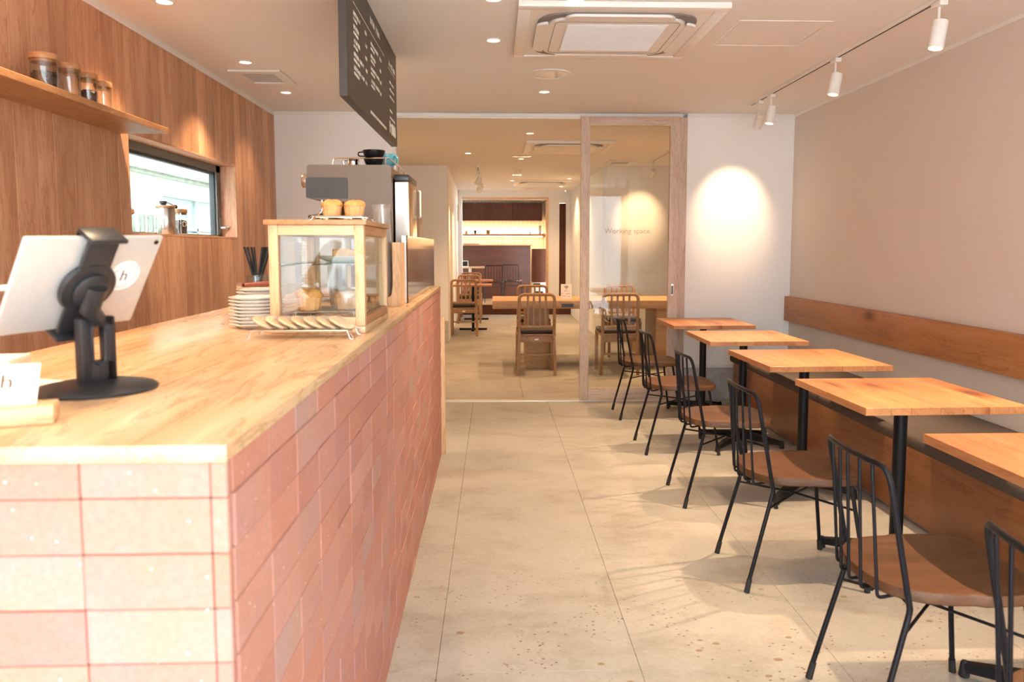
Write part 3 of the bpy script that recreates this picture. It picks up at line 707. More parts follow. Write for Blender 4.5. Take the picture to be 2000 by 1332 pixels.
# ---- cup stacks behind the case
def cup_stack(x, y, n, z0, r0, r1, hc, pitch, mat, name, label, cat, group, tilt_=0):
    me = MB().lathe([(r0*.98, 0), (r0, .001), (r1, hc-.004), (r1+.0022, hc-.003), (r1+.0022, hc), (r1-.001, hc), (r0-.001, .003), (0, .003)], n=22, cap=False).mesh(name, mat)
    for i in range(n):
        o = bpy.data.objects.new(name, me); C.objects.link(o)
        zz = i*pitch; o.location = (x-math.sin(tilt_)*zz, y, z0+math.cos(tilt_)*zz); o.rotation_euler = (0, -tilt_, 0)
        tag(o, label, cat, group)
cup_stack(-.655, 2.80, 17, 1.0658, .024, .032, .075, .0115, M['paper'], 'paper_cup', 'white paper cup in the tall nested stack behind the display case', 'cup', 'nested white paper cups')
cup_stack(-.555, 2.80, 11, 1.0658, .028, .042, .10, .0085, M['clearcup'], 'plastic_cup', 'clear plastic cup in the nested stack standing behind the display case', 'cup', 'clear cups standing behind the case')
cup_stack(-.4455, 3.17, 22, 1.0803, .025, .036, .11, .0135, M['clearcup'], 'plastic_cup', 'clear plastic cup in the tall nested stack leaning in the wooden holder', 'cup', 'clear cups in the wooden holder', R(1.5))
og = thing('cup_holder', 'upright wooden cup holder with a curved cutout beside the steel sheet', 'holder', (0, 0, 0))
poly = [(-.486, 1.0655), (-.372, 1.0655), (-.372, 1.322), (-.405, 1.322), (-.405, 1.13)]+[(-.405-.03+.03*math.cos(a), 1.13-.03*math.sin(a)) for a in (R(30), R(60), R(90))]+[(-.486, 1.10)]
MB().prism(poly, 3.10, 3.12).build('front_plate', M['maple'], og); MB().prism(poly, 3.22, 3.24).build('rear_plate', M['maple'], og)
MB().box(-.405, -.372, 3.1202, 3.2198, 1.0657, 1.322).build('side_plate', M['maple'], og); MB().box(-.486, -.4052, 3.1202, 3.2198, 1.0657, 1.08).build('bottom_plate', M['maple'], og)
# ---- tinted sheet guard
gd = thing('splash_guard', 'upright mirror finish steel sheet along the edge of the counter', 'splash guard', (0, 0, 0))
MB().rbox(-.372, -.366, 3.30, 4.74, 1.0656, 1.352, .001, 1).build('sheet', M['mirror'], gd)
MB().rbox(-.392, -.3721, 3.30, 3.312, 1.0656, 1.352, .001, 1).rbox(-.392, -.3721, 4.728, 4.74, 1.0656, 1.352, .001, 1).build('bracket', M['alu'], gd)
# ---- espresso machine
em = thing('espresso_machine', 'large brown espresso machine with cups on top behind the display case', 'espresso machine', (0, 0, 0))
EY0, EY1 = 3.40, 4.02
def rpoly(pts, r, seg=5): 
    P = pts; n = len(P); out = []
    for i in range(n):
        a, b, c = Vector((*P[i-1], 0)), Vector((*P[i], 0)), Vector((*P[(i+1) % n], 0))
        d1, d2 = a-b, c-b; q = min(r, d1.length*.45, d2.length*.45); s_, e_ = b+d1.normalized()*q, b+d2.normalized()*q
        for k_ in range(seg+1):
            t = k_/seg; v_ = s_*(1-t)**2+b*2*t*(1-t)+e_*t*t; out.append((v_.x, v_.y))
    return out
MB().prism(rpoly([(-.806, 1.512), (-.64, 1.498), (-.62, 1.13), (-.444, 1.13), (-.444, 1.657), (-.806, 1.657)], .016), EY0, EY1).build('body', M['espresso'], em)
MB().prism(rpoly([(-.810, 1.514), (-.632, 1.512), (-.632, 1.602), (-.810, 1.602)], .008), EY0-.006, EY0-.0002).build('side_panel', M['greyplastic'], em)
MB().rbox(-.80, -.446, EY0+.01, EY1-.01, 1.085, 1.129, .004).build('drip_tray', M['steel'], em)
for xx in (-.78, -.46):
    for yy in (EY0+.05, EY1-.05): MB().lathe([(.018, 0), (.014, .006), (.014, .0192)], (xx, yy, 1.0656), 14).build('foot', M['rubber'], em)
kn = MB().lathe([(0, 0), (.028, 0), (.030, .003), (.030, .026), (.026, .03), (0, .03)], (-.8365, EY0+.05, 1.592), 28, 'X').build('knob', M['steel'], em)
for yy in (3.52, 3.80):
    gh = MB().lathe([(0, 1.44), (.030, 1.44), (.032, 1.452), (.032, 1.498), (0, 1.498)], (-.70, yy, 0), 24).build('group_head', M['chrome'], em)
    MB().tube([(-.73, yy, 1.447), (-.83, yy, 1.435)], .011, 10).build('portafilter', M['plastic'], gh)
MB().tube(arc([(-.745, 3.405, 1.511), (-.742, 3.405, 1.465), (-.765, 3.405, 1.435), (-.80, 3.405, 1.415)], .02), .005, 8).build('steam_wand', M['chrome'], em)
MB().tube([(-.728, 3.405, 1.511), (-.728, 3.405, 1.40)], .005, 8).build('steam_pipe', M['chrome'], em)
MB().tube([(-.792, 3.405, 1.42), (-.822, 3.405, 1.402)], .008, 8).build('wand_grip', M['rubber'], em)
rl = MB().tube(arc([(-.70, EY0+.02, 1.657), (-.695, EY0+.02, 1.688), (-.46, EY0+.02, 1.688), (-.452, EY0+.05, 1.686), (-.452, EY1-.05, 1.686), (-.455, EY1-.04, 1.657)], .015), .0032, 8)
rl.tube([(-.47, EY0+.022, 1.688), (-.47, EY0+.022, 1.657)], .003, 6).tube([(-.452, EY0+.35, 1.686), (-.454, EY0+.35, 1.657)], .003, 6).build('cup_rail', M['chrome'], em)
def mug(name, label, x, y, z, r, h, mat, ang):
    t = thing(name, label, 'cup', (x, y, z), ang)
    MB().lathe([(r*.55, 0), (r*.6, .003), (r*.86, h*.45), (r*.98, h*.8), (r, h), (r*.93, h), (r*.8, h*.45), (r*.5, .006), (0, .006)], n=28, cap=False).build('bowl', mat, t)
    MB().tube(arc([(-r*.86, 0, h*.85), (-r*1.4, 0, h*.82), (-r*1.38, 0, h*.42), (-r*.8, 0, h*.4)], h*.2), h*.07, 8).build('handle', mat, t)
    return t
mug('coffee_cup', 'black cup upside down on another black cup on the espresso machine', -.535, 3.52, 1.690, .050, .042, M['black'], 0)
mug('coffee_cup', 'lower black coffee cup on the espresso machine', -.535, 3.52, 1.6575, .045, .040, M['black'], R(70))
mug('coffee_cup', 'blue coffee cup beside the black cups on the espresso machine', -.505, 3.70, 1.6578, .046, .078, M['bluecup'], R(150))
pt = thing('milk_pitcher', 'small steel pitcher on top of the espresso machine', 'pitcher', (-.632, 3.55, 1.6575))
MB().lathe([(.024, 0), (.026, .003), (.022, .024), (.027, .038), (.025, .038), (.02, .02), (.02, .004), (0, .004)], n=24, cap=False).build('vessel', M['chrome'], pt)
MB().tube(arc([(-.025, 0, .034), (-.045, 0, .032), (-.04, 0, .01), (-.024, 0, .008)], .008), .0025, 6).build('handle', M['chrome'], pt)
# ---- tall appliances
g1 = thing('coffee_grinder', 'tall white fronted coffee grinder with a black cap beside the espresso machine', 'grinder', (0, 0, 0))
MB().rbox(-.438, -.374, 3.46, 3.79, 1.0656, 1.592, .004).build('housing', M['goldsteel'], g1)
MB().rbox(-.436, -.378, 3.456, 3.4598, 1.08, 1.588, .001, 1).build('front_panel', M['gloss_white'], g1)
MB().rbox(-.439, -.373, 3.455, 3.795, 1.5925, 1.622, .006).build('cap', M['plastic'], g1)
g2 = thing('water_dispenser', 'slim steel dispenser with a white handle at the far end of the counter', 'dispenser', (0, 0, 0))
MB().rbox(-.44, -.376, 3.84, 4.10, 1.0656, 1.585, .004).build('housing', M['espresso'], g2); MB().tube(arc([(-.3755, 3.86, 1.575), (-.362, 3.84, 1.575), (-.362, 3.84, 1.45), (-.3755, 3.86, 1.45)], .008), .006, 8).build('handle', M['white'], g2)

# ---- menu board
mbd = thing('menu_board', 'long black menu board with pale lettering hanging over the counter', 'menu board', (-.565, 3.09, 0))
BX = 0.0; BL, BZ0, BZ1 = 1.52, 1.888, ZC-.001
MB().rbox(-.034, BX, 0, BL, BZ0, BZ1, .0015, 1).build('panel', M['board'], mbd)
rnd = random.Random(3)
def scribble(yc, zc, wd_, hh, nm='menu_text'):
    m_ = MB(); x = yc; 
    while x < yc+wd_:
        cw = hh*rnd.uniform(.35, .75)
        if rnd.random() < .87:
            a = rnd.uniform(.0, hh*.25)
            m_.box(.0002, .0009, x+cw*.1, x+cw*.24, zc-hh/2, zc+hh/2-a)
            zb = zc+hh*rnd.uniform(-.42, .28); m_.box(.0002, .0009, x, x+cw*.8, zb, zb+hh*.15)
            if rnd.random() < .6: m_.box(.0002, .0009, x+cw*.6, x+cw*.74, zc-hh/2, zc+hh*.2)
        x += cw
    return m_.build(nm, M['printwhite'], mbd)
for i in range(9):
    zz = 2.375-i*.054+.09
    if zz < 2.28: 
        scribble(.14, zz, rnd.uniform(.13, .25), .020); scribble(.14, zz-.024, rnd.uniform(.08, .14), .014); scribble(.42, zz-.003, .05, .018, 'price')
for i in range(4):
    zz = 2.24-i*.056; scribble(.58, zz, rnd.uniform(.14, .28), .018); scribble(.58, zz-.022, .11, .013); scribble(.86, zz-.004, .05, .018, 'price')
for i in range(7):
    zz = 2.20-i*.038
    if i != 3: scribble(1.22, zz, rnd.uniform(.10, .22), .014)
scribble(1.20, 2.295, .25, .034, 'heading'); scribble(.58, 2.345, .30, .034, 'heading')
MB().box(.0002, .0009, .14, 1.02, 2.286, 2.289).box(.0002, .0009, 1.17, 1.46, 2.262, 2.265).build('rule_line', M['printwhite'], mbd)
scribble(.55, 1.925, .52, .016)
ic = MB().box(.0002, .0009, 1.20, 1.235, 1.925, 1.99).box(.0002, .0009, 1.27, 1.278, 1.92, 1.985)
for k_ in range(3): ic.tube([(.0006, 1.31+k_*.055+.016*math.cos(a*PI/8), 1.955+.03*math.sin(a*PI/8)) for a in range(16)], .0035, 4, True)
ic.build('drink_icon', M['printwhite'], mbd)

# ---- shelf with jars on the plank wall
sh = thing('wall_shelf', 'long wooden shelf on the plank wall holding glass jars', 'shelf', (0, 0, 0))
MB().rbox(XL+.0012, -1.55, .6, 3.81, 1.842, 1.868, .0015, 1).build('board', M['shelf'], sh)
def jar(label, x, y, z, r, h, fill=0, mat=None, lidh=.022, group=None, word=None):
    t = thing('glass_jar', label, 'jar', (x, y, z), 0, group)
    MB().lathe([(0, .0), (r*.92, 0), (r, .006), (r, h-lidh), (r-.002, h-lidh), (r-.0025, .008), (0, .005)], n=32, cap=False).build('jar_body', M['jar'], t)
    MB().lathe([(r*.9, -.010), (r*.9, -.0002), (r*1.06, 0), (r*1.08, .003), (r*1.08, lidh-.004), (r*1.03, lidh), (0, lidh)], (0, 0, h-lidh+.0004), 32).build('lid', M['shelf'], t)
    if fill:
        m_ = MB().lathe([(0, .009), (r-.0035, .009), (r-.0035, .006+fill*.85), (r*.6, .006+fill), (0, .006+fill*1.06)], n=36)
        rr = random.Random(int(y*100)); m_.v = [(a*(1+rr.uniform(-.05, .0)), b*(1+rr.uniform(-.05, 0)), c+rr.uniform(-.003, .003)) if c > .02 else (a, b, c) for a, b, c in m_.v]
        for k_ in range(150):
            a = rr.uniform(0, 6.28); q = (r-.006) if k_ % 3 else rr.uniform(0, r-.008); zz = rr.uniform(.012, fill) if k_ % 3 else fill+.004
            m_.lathe([(0, -.0035), (.003, -.002), (.0038, 0), (.003, .002), (0, .0035)], (q*math.cos(a), q*math.sin(a), zz), 6)
        tag(m_.build('coffee_beans', mat, t), kind='stuff')
    return t
JX = -1.665
jar('largest glass jar on the wall shelf, half full of dark coffee beans', JX, 2.99, 1.8683, .047, .145, .075, M['bean'])
jar('empty glass jar with a lit lid, second from the shelf near end', JX, 3.16, 1.8683, .040, .148)
jar('glass jar on the wall shelf a third full of reddish coffee beans', JX, 3.30, 1.8683, .036, .142, .068, M['beanred'])
jar('smallest empty glass jar at the far end of the row on the wall shelf', JX, 3.425, 1.8683, .033, .134)
# ---- things on the window sill
SX = XL-.05
dj = jar('short glass jar of coffee beans marked Dec on the window sill', SX, 4.62, WZ0+.0003, .036, .150, .078, M['beanred'])
text('jar_lettering', 'Dec', .044, M['printwhite'], dj, (.0375, .0, .062), (PI/2, 0, PI/2-R(25)), .0002)
mg = thing('hand_grinder', 'steel cylinder hand coffee grinder with crank on the window sill', 'coffee grinder', (SX, 4.42, WZ0+.0003))
MB().lathe([(0, 0), (.046, 0), (.048, .003), (.048, .145), (.046, .148), (0, .148)], n=32).build('cylinder', M['steel'], mg)
MB().lathe([(0, .1485), (.051, .1485), (.051, .158), (.045, .160), (0, .161)], n=32).build('lid', M['shelf'], mg)
MB().tube(arc([(0, 0, .16), (0, 0, .178), (0, .05, .176), (0, .13, .163)], .006), .0035, 8).build('crank', M['chrome'], mg)
MB().lathe([(0, 0), (.012, .002), (.020, .012), (.020, .022), (.012, .024), (0, .024)], (0, -.03, .161), 20).build('cap_knob', M['plastic'], mg)
MB().lathe([(0, 0), (.010, .001), (.014, .010), (.010, .020), (0, .022)], (0, .13, .150), 16).build('crank_knob', M['plastic'], mg)
for i, yy in enumerate((4.06, 4.16, 4.26)):
    t = thing('glass_mug', ['clear glass mug on the sill nearest the window edge', 'clear glass mug in the middle of the three on the sill', 'clear glass mug on the sill next to the steel grinder'][i], 'mug', (SX+.005, yy, WZ0+.0003))
    MB().lathe([(0, 0), (.033, 0), (.035, .003), (.036, .095), (.034, .095), (.033, .006), (0, .006)], n=24, cap=False).build('bowl', M['jar'], t)
    MB().tube(arc([(.03, .02, .08), (.045, .045, .078), (.045, .045, .03), (.03, .02, .028)], .02), .0035, 8).build('handle', M['jar'], t)
    if i: MB().lathe([(0, 0), (.035, 0), (.036, .004), (.012, .008), (.004, .014), (.010, .022), (.009, .032), (0, .034)], (0, 0, .0955), 20).build('lid', M['jar'], t)
t = thing('wood_collar_carafe', 'glass coffee carafe with a wooden collar at the near end of the sill', 'carafe', (SX, 3.965, WZ0+.0003))
MB().lathe([(0, 0), (.030, 0), (.032, .004), (.024, .08), (.018, .10), (.030, .135), (.028, .135), (.016, .10), (.022, .078), (.030, .006), (0, .006)], n=24, cap=False).build('glass_body', M['jar'], t)
MB().lathe([(.019, .092), (.032, .098), (.030, .118), (.026, .118), (.019, .104)], n=20).build('wooden_collar', M['shelf'], t)

# ================================================================== CEILING FITTINGS
# air conditioning cassette
def cassette(loc, s, label, detail=True):
    a = thing('ceiling_cassette', label, 'air conditioner', loc); h = s/2
    # bevelled square frame with an open middle: four sides
    def side(mb, x0, x1, y0, y1): mb.rbox(x0, x1, y0, y1, -.028, -.0005, .004)
    fr_ = MB(); side(fr_, -h, h, -h, -h+.06); side(fr_, -h, h, h-.06, h); side(fr_, -h, -h+.06, -h+.06, h-.06); side(fr_, h-.06, h, -h+.06, h-.06)
    fr_.rbox(-h+.05, h-.05, -h+.05, h-.05, -.022, -.001, .002, 1)
    fr_.build('frame', M['white'], a)
    # round air ring
    q = h-.10
    rp = rpoly([(-q, -q), (q, -q), (q, q), (-q, q)], .17, 10)
    ri = rpoly([(-q+.045, -q+.045), (q-.045, -q+.045), (q-.045, q-.045), (-q+.045, q-.045)], .14, 10)
    m_ = MB(); k_ = len(rp)
    vs = [(x, y_, -.0225) for x, y_ in rp]+[(x, y_, -.0225) for x, y_ in ri]
    vs += [(x, y_, -.030) for x, y_ in rp]+[(x, y_, -.030) for x, y_ in ri]
    fs = []
    for i in range(k_):
        j = (i+1) % k_; fs += [(2*k_+i, 2*k_+j, 3*k_+j, 3*k_+i), (i, j, 2*k_+j, 2*k_+i), (k_+i, k_+j, 3*k_+j, 3*k_+i)]
    m_.add(vs, fs); m_.build('air_slot_ring', M['acdark'], a)
    ip = rpoly([(-q+.052, -q+.052), (q-.052, -q+.052), (q-.052, q-.052), (-q+.052, q-.052)], .13, 10)
    MB().prism(ip, -.040, -.0225, 'XY').build('centre_panel', M['white'], a)
    L = .27
    for ang in range(4):
        v_ = MB().prism(rpoly([(-L, q-.052), (L, q-.052), (L*.86, q+.004), (-L*.86, q+.004)], .03, 5), -.043, -.031, 'XY')
        v_.xf(Matrix.Rotation(ang*PI/2, 4, 'Z')); v_.build('louvre', M['white'], a)
    g_ = MB().rbox(-.245, .245, -.255, .235, -.044, -.0402, .002, 1); gr = g_.build('grille', M['acgrille'], a)
    if detail:
        sl = MB()
        for i in range(34): sl.box(-.238, .238, -.246+i*.0141, -.240+i*.0141, -.0458, -.0441)
        tag(sl.build('grille_bars', M['acgrille'], gr), kind='stuff')
        MB().tube([(x, y_, -.0405) for x, y_ in rpoly([(-.30, -.29), (.30, -.29), (.30, .285), (-.30, .285)], .04, 6)], .0016, 5, True).build('panel_seam', M['acdark'], a)
    MB().box(-.14, .14, h-.045, h-.03, -.0295, -.0281).build('sensor_strip', M['acgrille'], a)
    return a
cassette((.595, 4.045, ZC), .965, 'white square ceiling air conditioner with a pale grille above the aisle')
cassette((.80, 8.55, ZC), .93, 'white ceiling air conditioner in the second room, the nearer one', False)
cassette((.80, 13.25, ZC), .93, 'white ceiling air conditioner far back in the second room', False)
# access hatch
ah = thing('access_hatch', 'square ceiling access hatch with thin frame right of the air conditioner', 'hatch', (1.43, 4.07, ZC))
for (a, b, c, d) in ((-.235, .235, -.235, -.222), (-.235, .235, .222, .235), (-.235, -.222, -.222, .222), (.222, .235, -.222, .222)):
    MB().rbox(a, b, c, d, -.004, -.0004, .001, 1).build('frame_bar', M['white'], ah)
MB().box(-.219, .219, -.219, .219, -.0025, -.0004).build('panel', M['ceil'], ah)
# round speakers
for (x, yy, lb) in ((.355, 5.03, 'round white ceiling speaker behind the air conditioner'), (.34, 9.45, 'round white ceiling speaker in the second room')):
    t = thing('ceiling_speaker', lb, 'speaker', (x, yy, ZC))
    MB().lathe([(.118, -.0004), (.140, -.0004), (.138, -.006), (.120, -.009), (.118, -.006)], n=40, cap=False).build('rim', M['white'], t)
    MB().lathe([(0, -.010), (.08, -.009), (.116, -.006), (.117, -.0006), (0, -.0006)], n=40).build('grille', M['gloss_white'], t)
# vent
def vent(x0, x1, y0, y1, label, n=12):
    t = thing('ceiling_vent', label, 'vent', (x0, y0, ZC)); w_, d_ = x1-x0, y1-y0
    for (a, b, c, d) in ((0, w_, 0, .07), (0, w_, d_-.07, d_), (0, .06, .07, d_-.07), (w_-.06, w_, .07, d_-.07)): MB().rbox(a, b, c, d, -.012, -.0004, .002, 1).build('frame', M['white'], t)
    MB().box(.06, w_-.06, .07, d_-.07, -.003, -.0005).build('backing', M['acdark'], t)
    for i in range(n):
        yy = .075+(d_-.15)*i/n; MB().box(.06, w_-.06, yy, yy+.007, -.0045, -.0035).build('slat', M['white'], t)
    g_ = MB()
    for i in range(14): xx = .065+(w_-.13)*i/14; g_.box(xx, xx+.003, .07, d_-.07, -.0046, -.0034)
    g_.build('cross_bars', M['white'], t)
vent(-1.655, -1.33, 4.98, 5.40, 'white square ceiling vent on the left above the espresso machine')
vent(.50, .85, 14.3, 14.65, 'small white ceiling vent at the far end of the second room', 6)
vent(1.46, 1.80, 9.9, 10.3, 'white ceiling vent in the second room seen through the door glass', 6)
# downlights
def downlight(x, y, label, p=14, z=ZC, r=.040, size=95, lens_r=.8, tgt=(0, 0)):
    t = thing('downlight', label, 'ceiling light', (x, y, z))
    MB().lathe([(r*.86, -.0003), (r*1.12, -.0003), (r*1.12, -.003), (r*.9, -.005), (r*.86, -.003)], n=26, cap=False).build('rim', M['white'], t)
    MB().lathe([(0, -.0012), (r*.84, -.0012), (r*.84, -.0022), (0, -.0022)], n=24).build('lens', M['lens'], t)
    if p: spot(t, (0, 0, -.012), (tgt[0], tgt[1], -2), p*K_DOWN, size, .8, .02)
    return t
for (x, yy, lb) in ((-1.48, 3.64, 'small round downlight over the left wall, nearest the top edge'), (-1.48, 4.78, 'small round downlight over the left wall just before the vent'), (-1.48, 5.68, 'small round downlight over the left wall behind the vent'),
                    (0, 4.24, 'small round downlight left of the air conditioner'), (0, 3.55, 'small round downlight at the top edge left of the air conditioner'), (.36, 5.60, 'small round downlight behind the round ceiling speaker'), (.365, 3.545, 'small round downlight at the near edge of the air conditioner')):
    downlight(x, yy, lb, (8 if yy > 5 else 24) if x < -1 else 22)
for (x, yy, lb) in ((-1.48, 2.5, 'small round downlight above the near end of the wall shelf'), (-.6, 1.6, 'small round downlight above the near end of the counter'), (-1.48, 1.3, 'extra unseen downlight brightening the near end of the left wall')): downlight(x, yy, lb, 30 if x < -1 else 16)  # out of view; the last is an extra lamp to brighten the near planks
for (x, yy, lb) in ((.35, 7.6, 'small downlight in the second room just beyond the doorway'), (.34, 9.75, 'small downlight beside the second room speaker'), (1.21, 12.5, 'small downlight on the right far back in the second room'), (1.21, 14.05, 'farthest small downlight on the right in the second room')):
    downlight(x, yy, lb, 24, size=120)
for (x, yy, lb) in ((-1.5, 8.2, 'small downlight at the left side of the second room'), (1.9, 8.2, 'small downlight at the right side of the second room'), (-.3, 9.2, 'small downlight left of the second room speaker'), (0.3, 12.9, 'small downlight in the middle of the far passage')): downlight(x, yy, lb, 24, size=120)
sd = thing('smoke_detector', 'small round smoke detector on the second room ceiling', 'smoke detector', (.344, 11.1, ZC)); MB().lathe([(0, -.045), (.03, -.045), (.045, -.02), (.05, -.0005), (0, -.0005)], n=24).build('body', M['white'], sd)
t = thing('lamp_strip', 'short row of three tiny lights on the second room ceiling', 'ceiling light', (.344, 11.9, ZC)); 
for i in range(3): MB().box(-.06+i*.05, -.03+i*.05, -.01, .01, -.004, -.0005).build('lens', M['lens'], t)
# track lights
def track(x, y0, y1, label):
    t = thing('lighting_track', label, 'track', (x, y0, ZC))
    MB().rbox(-.017, .017, 0, y1-y0, -.020, -.0004, .002, 1).build('rail', M['white'], t)
    MB().box(-.004, .004, .02, y1-y0-.05, -.0212, -.0201).build('slot', M['matte_black'], t)
    return t
def head(x, y, label, aim, p, size, group=None, z=ZC-.0216, blend=.7, ln=.125):
    t = thing('track_spotlight', label, 'spotlight', (x, y, z), 0, group)
    MB().rbox(-.018, .018, -.038, .038, -.024, 0, .003).build('adapter', M['white'], t)
    MB().cyl((0, 0, -.085), .006, .061, 10).build('stem', M['white'], t)
    d = (Vector(aim)-Vector((x, y, z-.14))).normalized()
    q = d.to_track_quat('-Z', 'Y').to_matrix().to_4x4(); mt = Matrix.Translation((0, 0, -.142)) @ q
    MB().lathe([(0, .062), (.030, .062), (.033, .058), (.033, -.060), (.030, -.063), (.029, -.050), (0, -.050)], n=28).xf(mt).build('can', M['white'], t)
    MB().lathe([(.0295, -.0625), (.0295, -.050), (.020, -.0495), (.020, -.0505)], n=24, cap=False).xf(mt).build('reflector', M['gold'], t)
    MB().lathe([(0, -.052), (.0235, -.052), (.0235, -.0535), (0, -.0535)], n=20).xf(mt).build('lens', M['lens'], t)
    MB().tube([(0, -.001, -.085), (.034, 0, -.10), (.036, 0, -.135)], .002, 5).build('bracket', M['steel'], t)
    l0 = Vector((0, 0, -.142))+d*.075
    spot(t, l0, l0+d, p*K_SPOT, size, blend, .012)
    return t
TX = 1.97
track(TX, -.2, 6.02, 'white lighting track along the right side of the ceiling')
for yy, lb in ((3.46, 'white track spotlight, the largest and nearest one in view'), (4.50, 'white track spotlight, second nearest in view'), (5.54, 'white track spotlight, farthest one pointing down')):
    head(TX, yy, lb, (TX-.42, yy-.12, 0), 46, 66)
for yy in (.35, 1.40, 2.43): head(TX, yy, 'white track spotlight on the near part of the right track', (TX-.42, yy-.12, 0), 46, 66, 'near track spotlights')
head(TX, 5.78, 'white track spotlight turned to wash the end wall', (1.98, YB, 1.62), 17, 52, blend=.9)
track(-.215, 10.6, 12.9, 'short white lighting track on the second room ceiling')
for i, yy in enumerate((10.95, 11.6, 12.2, 12.7)):
    head(-.215, yy, ['nearest', 'second', 'third', 'farthest'][i]+' white spotlight on the short track in the second room', (-.67 if i != 1 else .2, yy+.25, 1.4), 18, 50)
track(2.0, 7.2, 10.0, 'white lighting track in the second room seen through the door glass')
head(2.0, 9.8, 'white spotlight in the second room lighting the end wall', (1.98, 10.6, 1.72), 15, 52, blend=.9)
head(2.0, 8.4, 'white spotlight in the second room pointing down at the long table', (1.6, 8.6, .7), 40, 80)

# ================================================================== RIGHT SIDE FURNITURE
bn = thing('bench', 'long wall bench with a wooden base and thin brown seat cushion', 'bench', (0, 0, 0))
MB().rbox(1.952, XR-.002, -.3, 6.20, .03, .368, .003).build('base', M['ply'], bn); MB().box(1.99, XR-.01, -.25, 6.17, 0, .0295).build('plinth', M['concrete_wall'], bn)
for a, b in ((-.3, 2.36), (2.365, 4.50), (4.505, 6.24)):
    MB().rbox(1.928, XR-.004, a, b, .3685, .432, .024, 4).build('cushion', M['fabric'], bn)
br_ = thing('backrest_board', 'long knotty wooden backrest board fixed to the right wall', 'backrest', (XR-.047, 0, 0))
MB().rbox(0, .046, -.3, 6.45, .688, .893, .003).build('board', M['pineY'], br_)
ol = thing('wall_outlet', 'small grey outlet on the end wall behind the farthest table', 'outlet', (1.795, YB-.0003, .555)); MB().rbox(-.02, .02, -.008, 0, -.05, .05, .002).build('plate', M['alu'], ol)

# two-top table
def make_table():
    t = thing('cafe_table', '', 'table', (0, 0, 0))
    W = .31; nw = [.095, .075, .11, .085, .10, .07, .085]; x = -W
    for i, q in enumerate(nw):
        m_ = MB().rbox(0, q-.0004, -W-.008, W+.008, .692, .72, .0008, 1); o = m_.build('stave', M['pine'], t, (x, 0, 0)); x += q
    MB().rbox(-.10, .10, -.10, .10, .684, .6915, .002).build('mounting_plate', M['black'], t)
    MB().cyl((0, 0, .05), .026, .634, 24).build('column', M['black'], t)
    for (dx, dy) in ((-.225, -.235), (.215, -.165), (-.225, .185), (.19, .145)):
        d = Vector((dx, dy, 0)).normalized(); s_ = Vector((-d.y, d.x, 0)); L = math.hypot(dx, dy)
        m_ = MB(); a0, a1 = d*.02, d*L
        vs = []
        for (p_, w_, zl, zh) in ((a0, .024, .035, .085), (a1, .013, .018, .045)):
            for s1 in (-1, 1):
                for zz in (zl, zh): vs.append(tuple(p_+s_*w_*s1+Vector((0, 0, zz))))
        m_.add(vs, [(0, 1, 3, 2), (4, 6, 7, 5), (0, 4, 5, 1), (2, 3, 7, 6), (1, 5, 7, 3), (0, 2, 6, 4)])
        lg_ = m_.build('foot_arm', M['black'], t)
        MB().lathe([(.014, 0), (.016, .004), (.012, .042), (.008, .05), (0, .05)], (dx*1.0, dy*1.0, 0), 14).build('levelling_foot', M['rubber'], lg_)
    return t
tab = make_table()
TY = [6.03, 5.04, 4.03, 3.045, 2.02, 1.02]
TL = ['knotty pine cafe table against the end wall beside the glass door', 'pine cafe table second from the end wall', 'pine cafe table in the middle of the row, third from the end wall', 'pine cafe table with two dark knots, fourth from the end wall', 'pine cafe table cut off by the right edge of the picture', 'pine cafe table nearest the shop front']
for i, yy in enumerate(TY[:5]):
    o = tab if i == 0 else dup(tab, (0, 0, 0)); o.location = (1.652, yy, 0); o.rotation_euler = (0, 0, R([0, -.6, 1.2, .9, 0][i])); o['label'] = TL[i]; o['group'] = 'row of pine cafe tables'

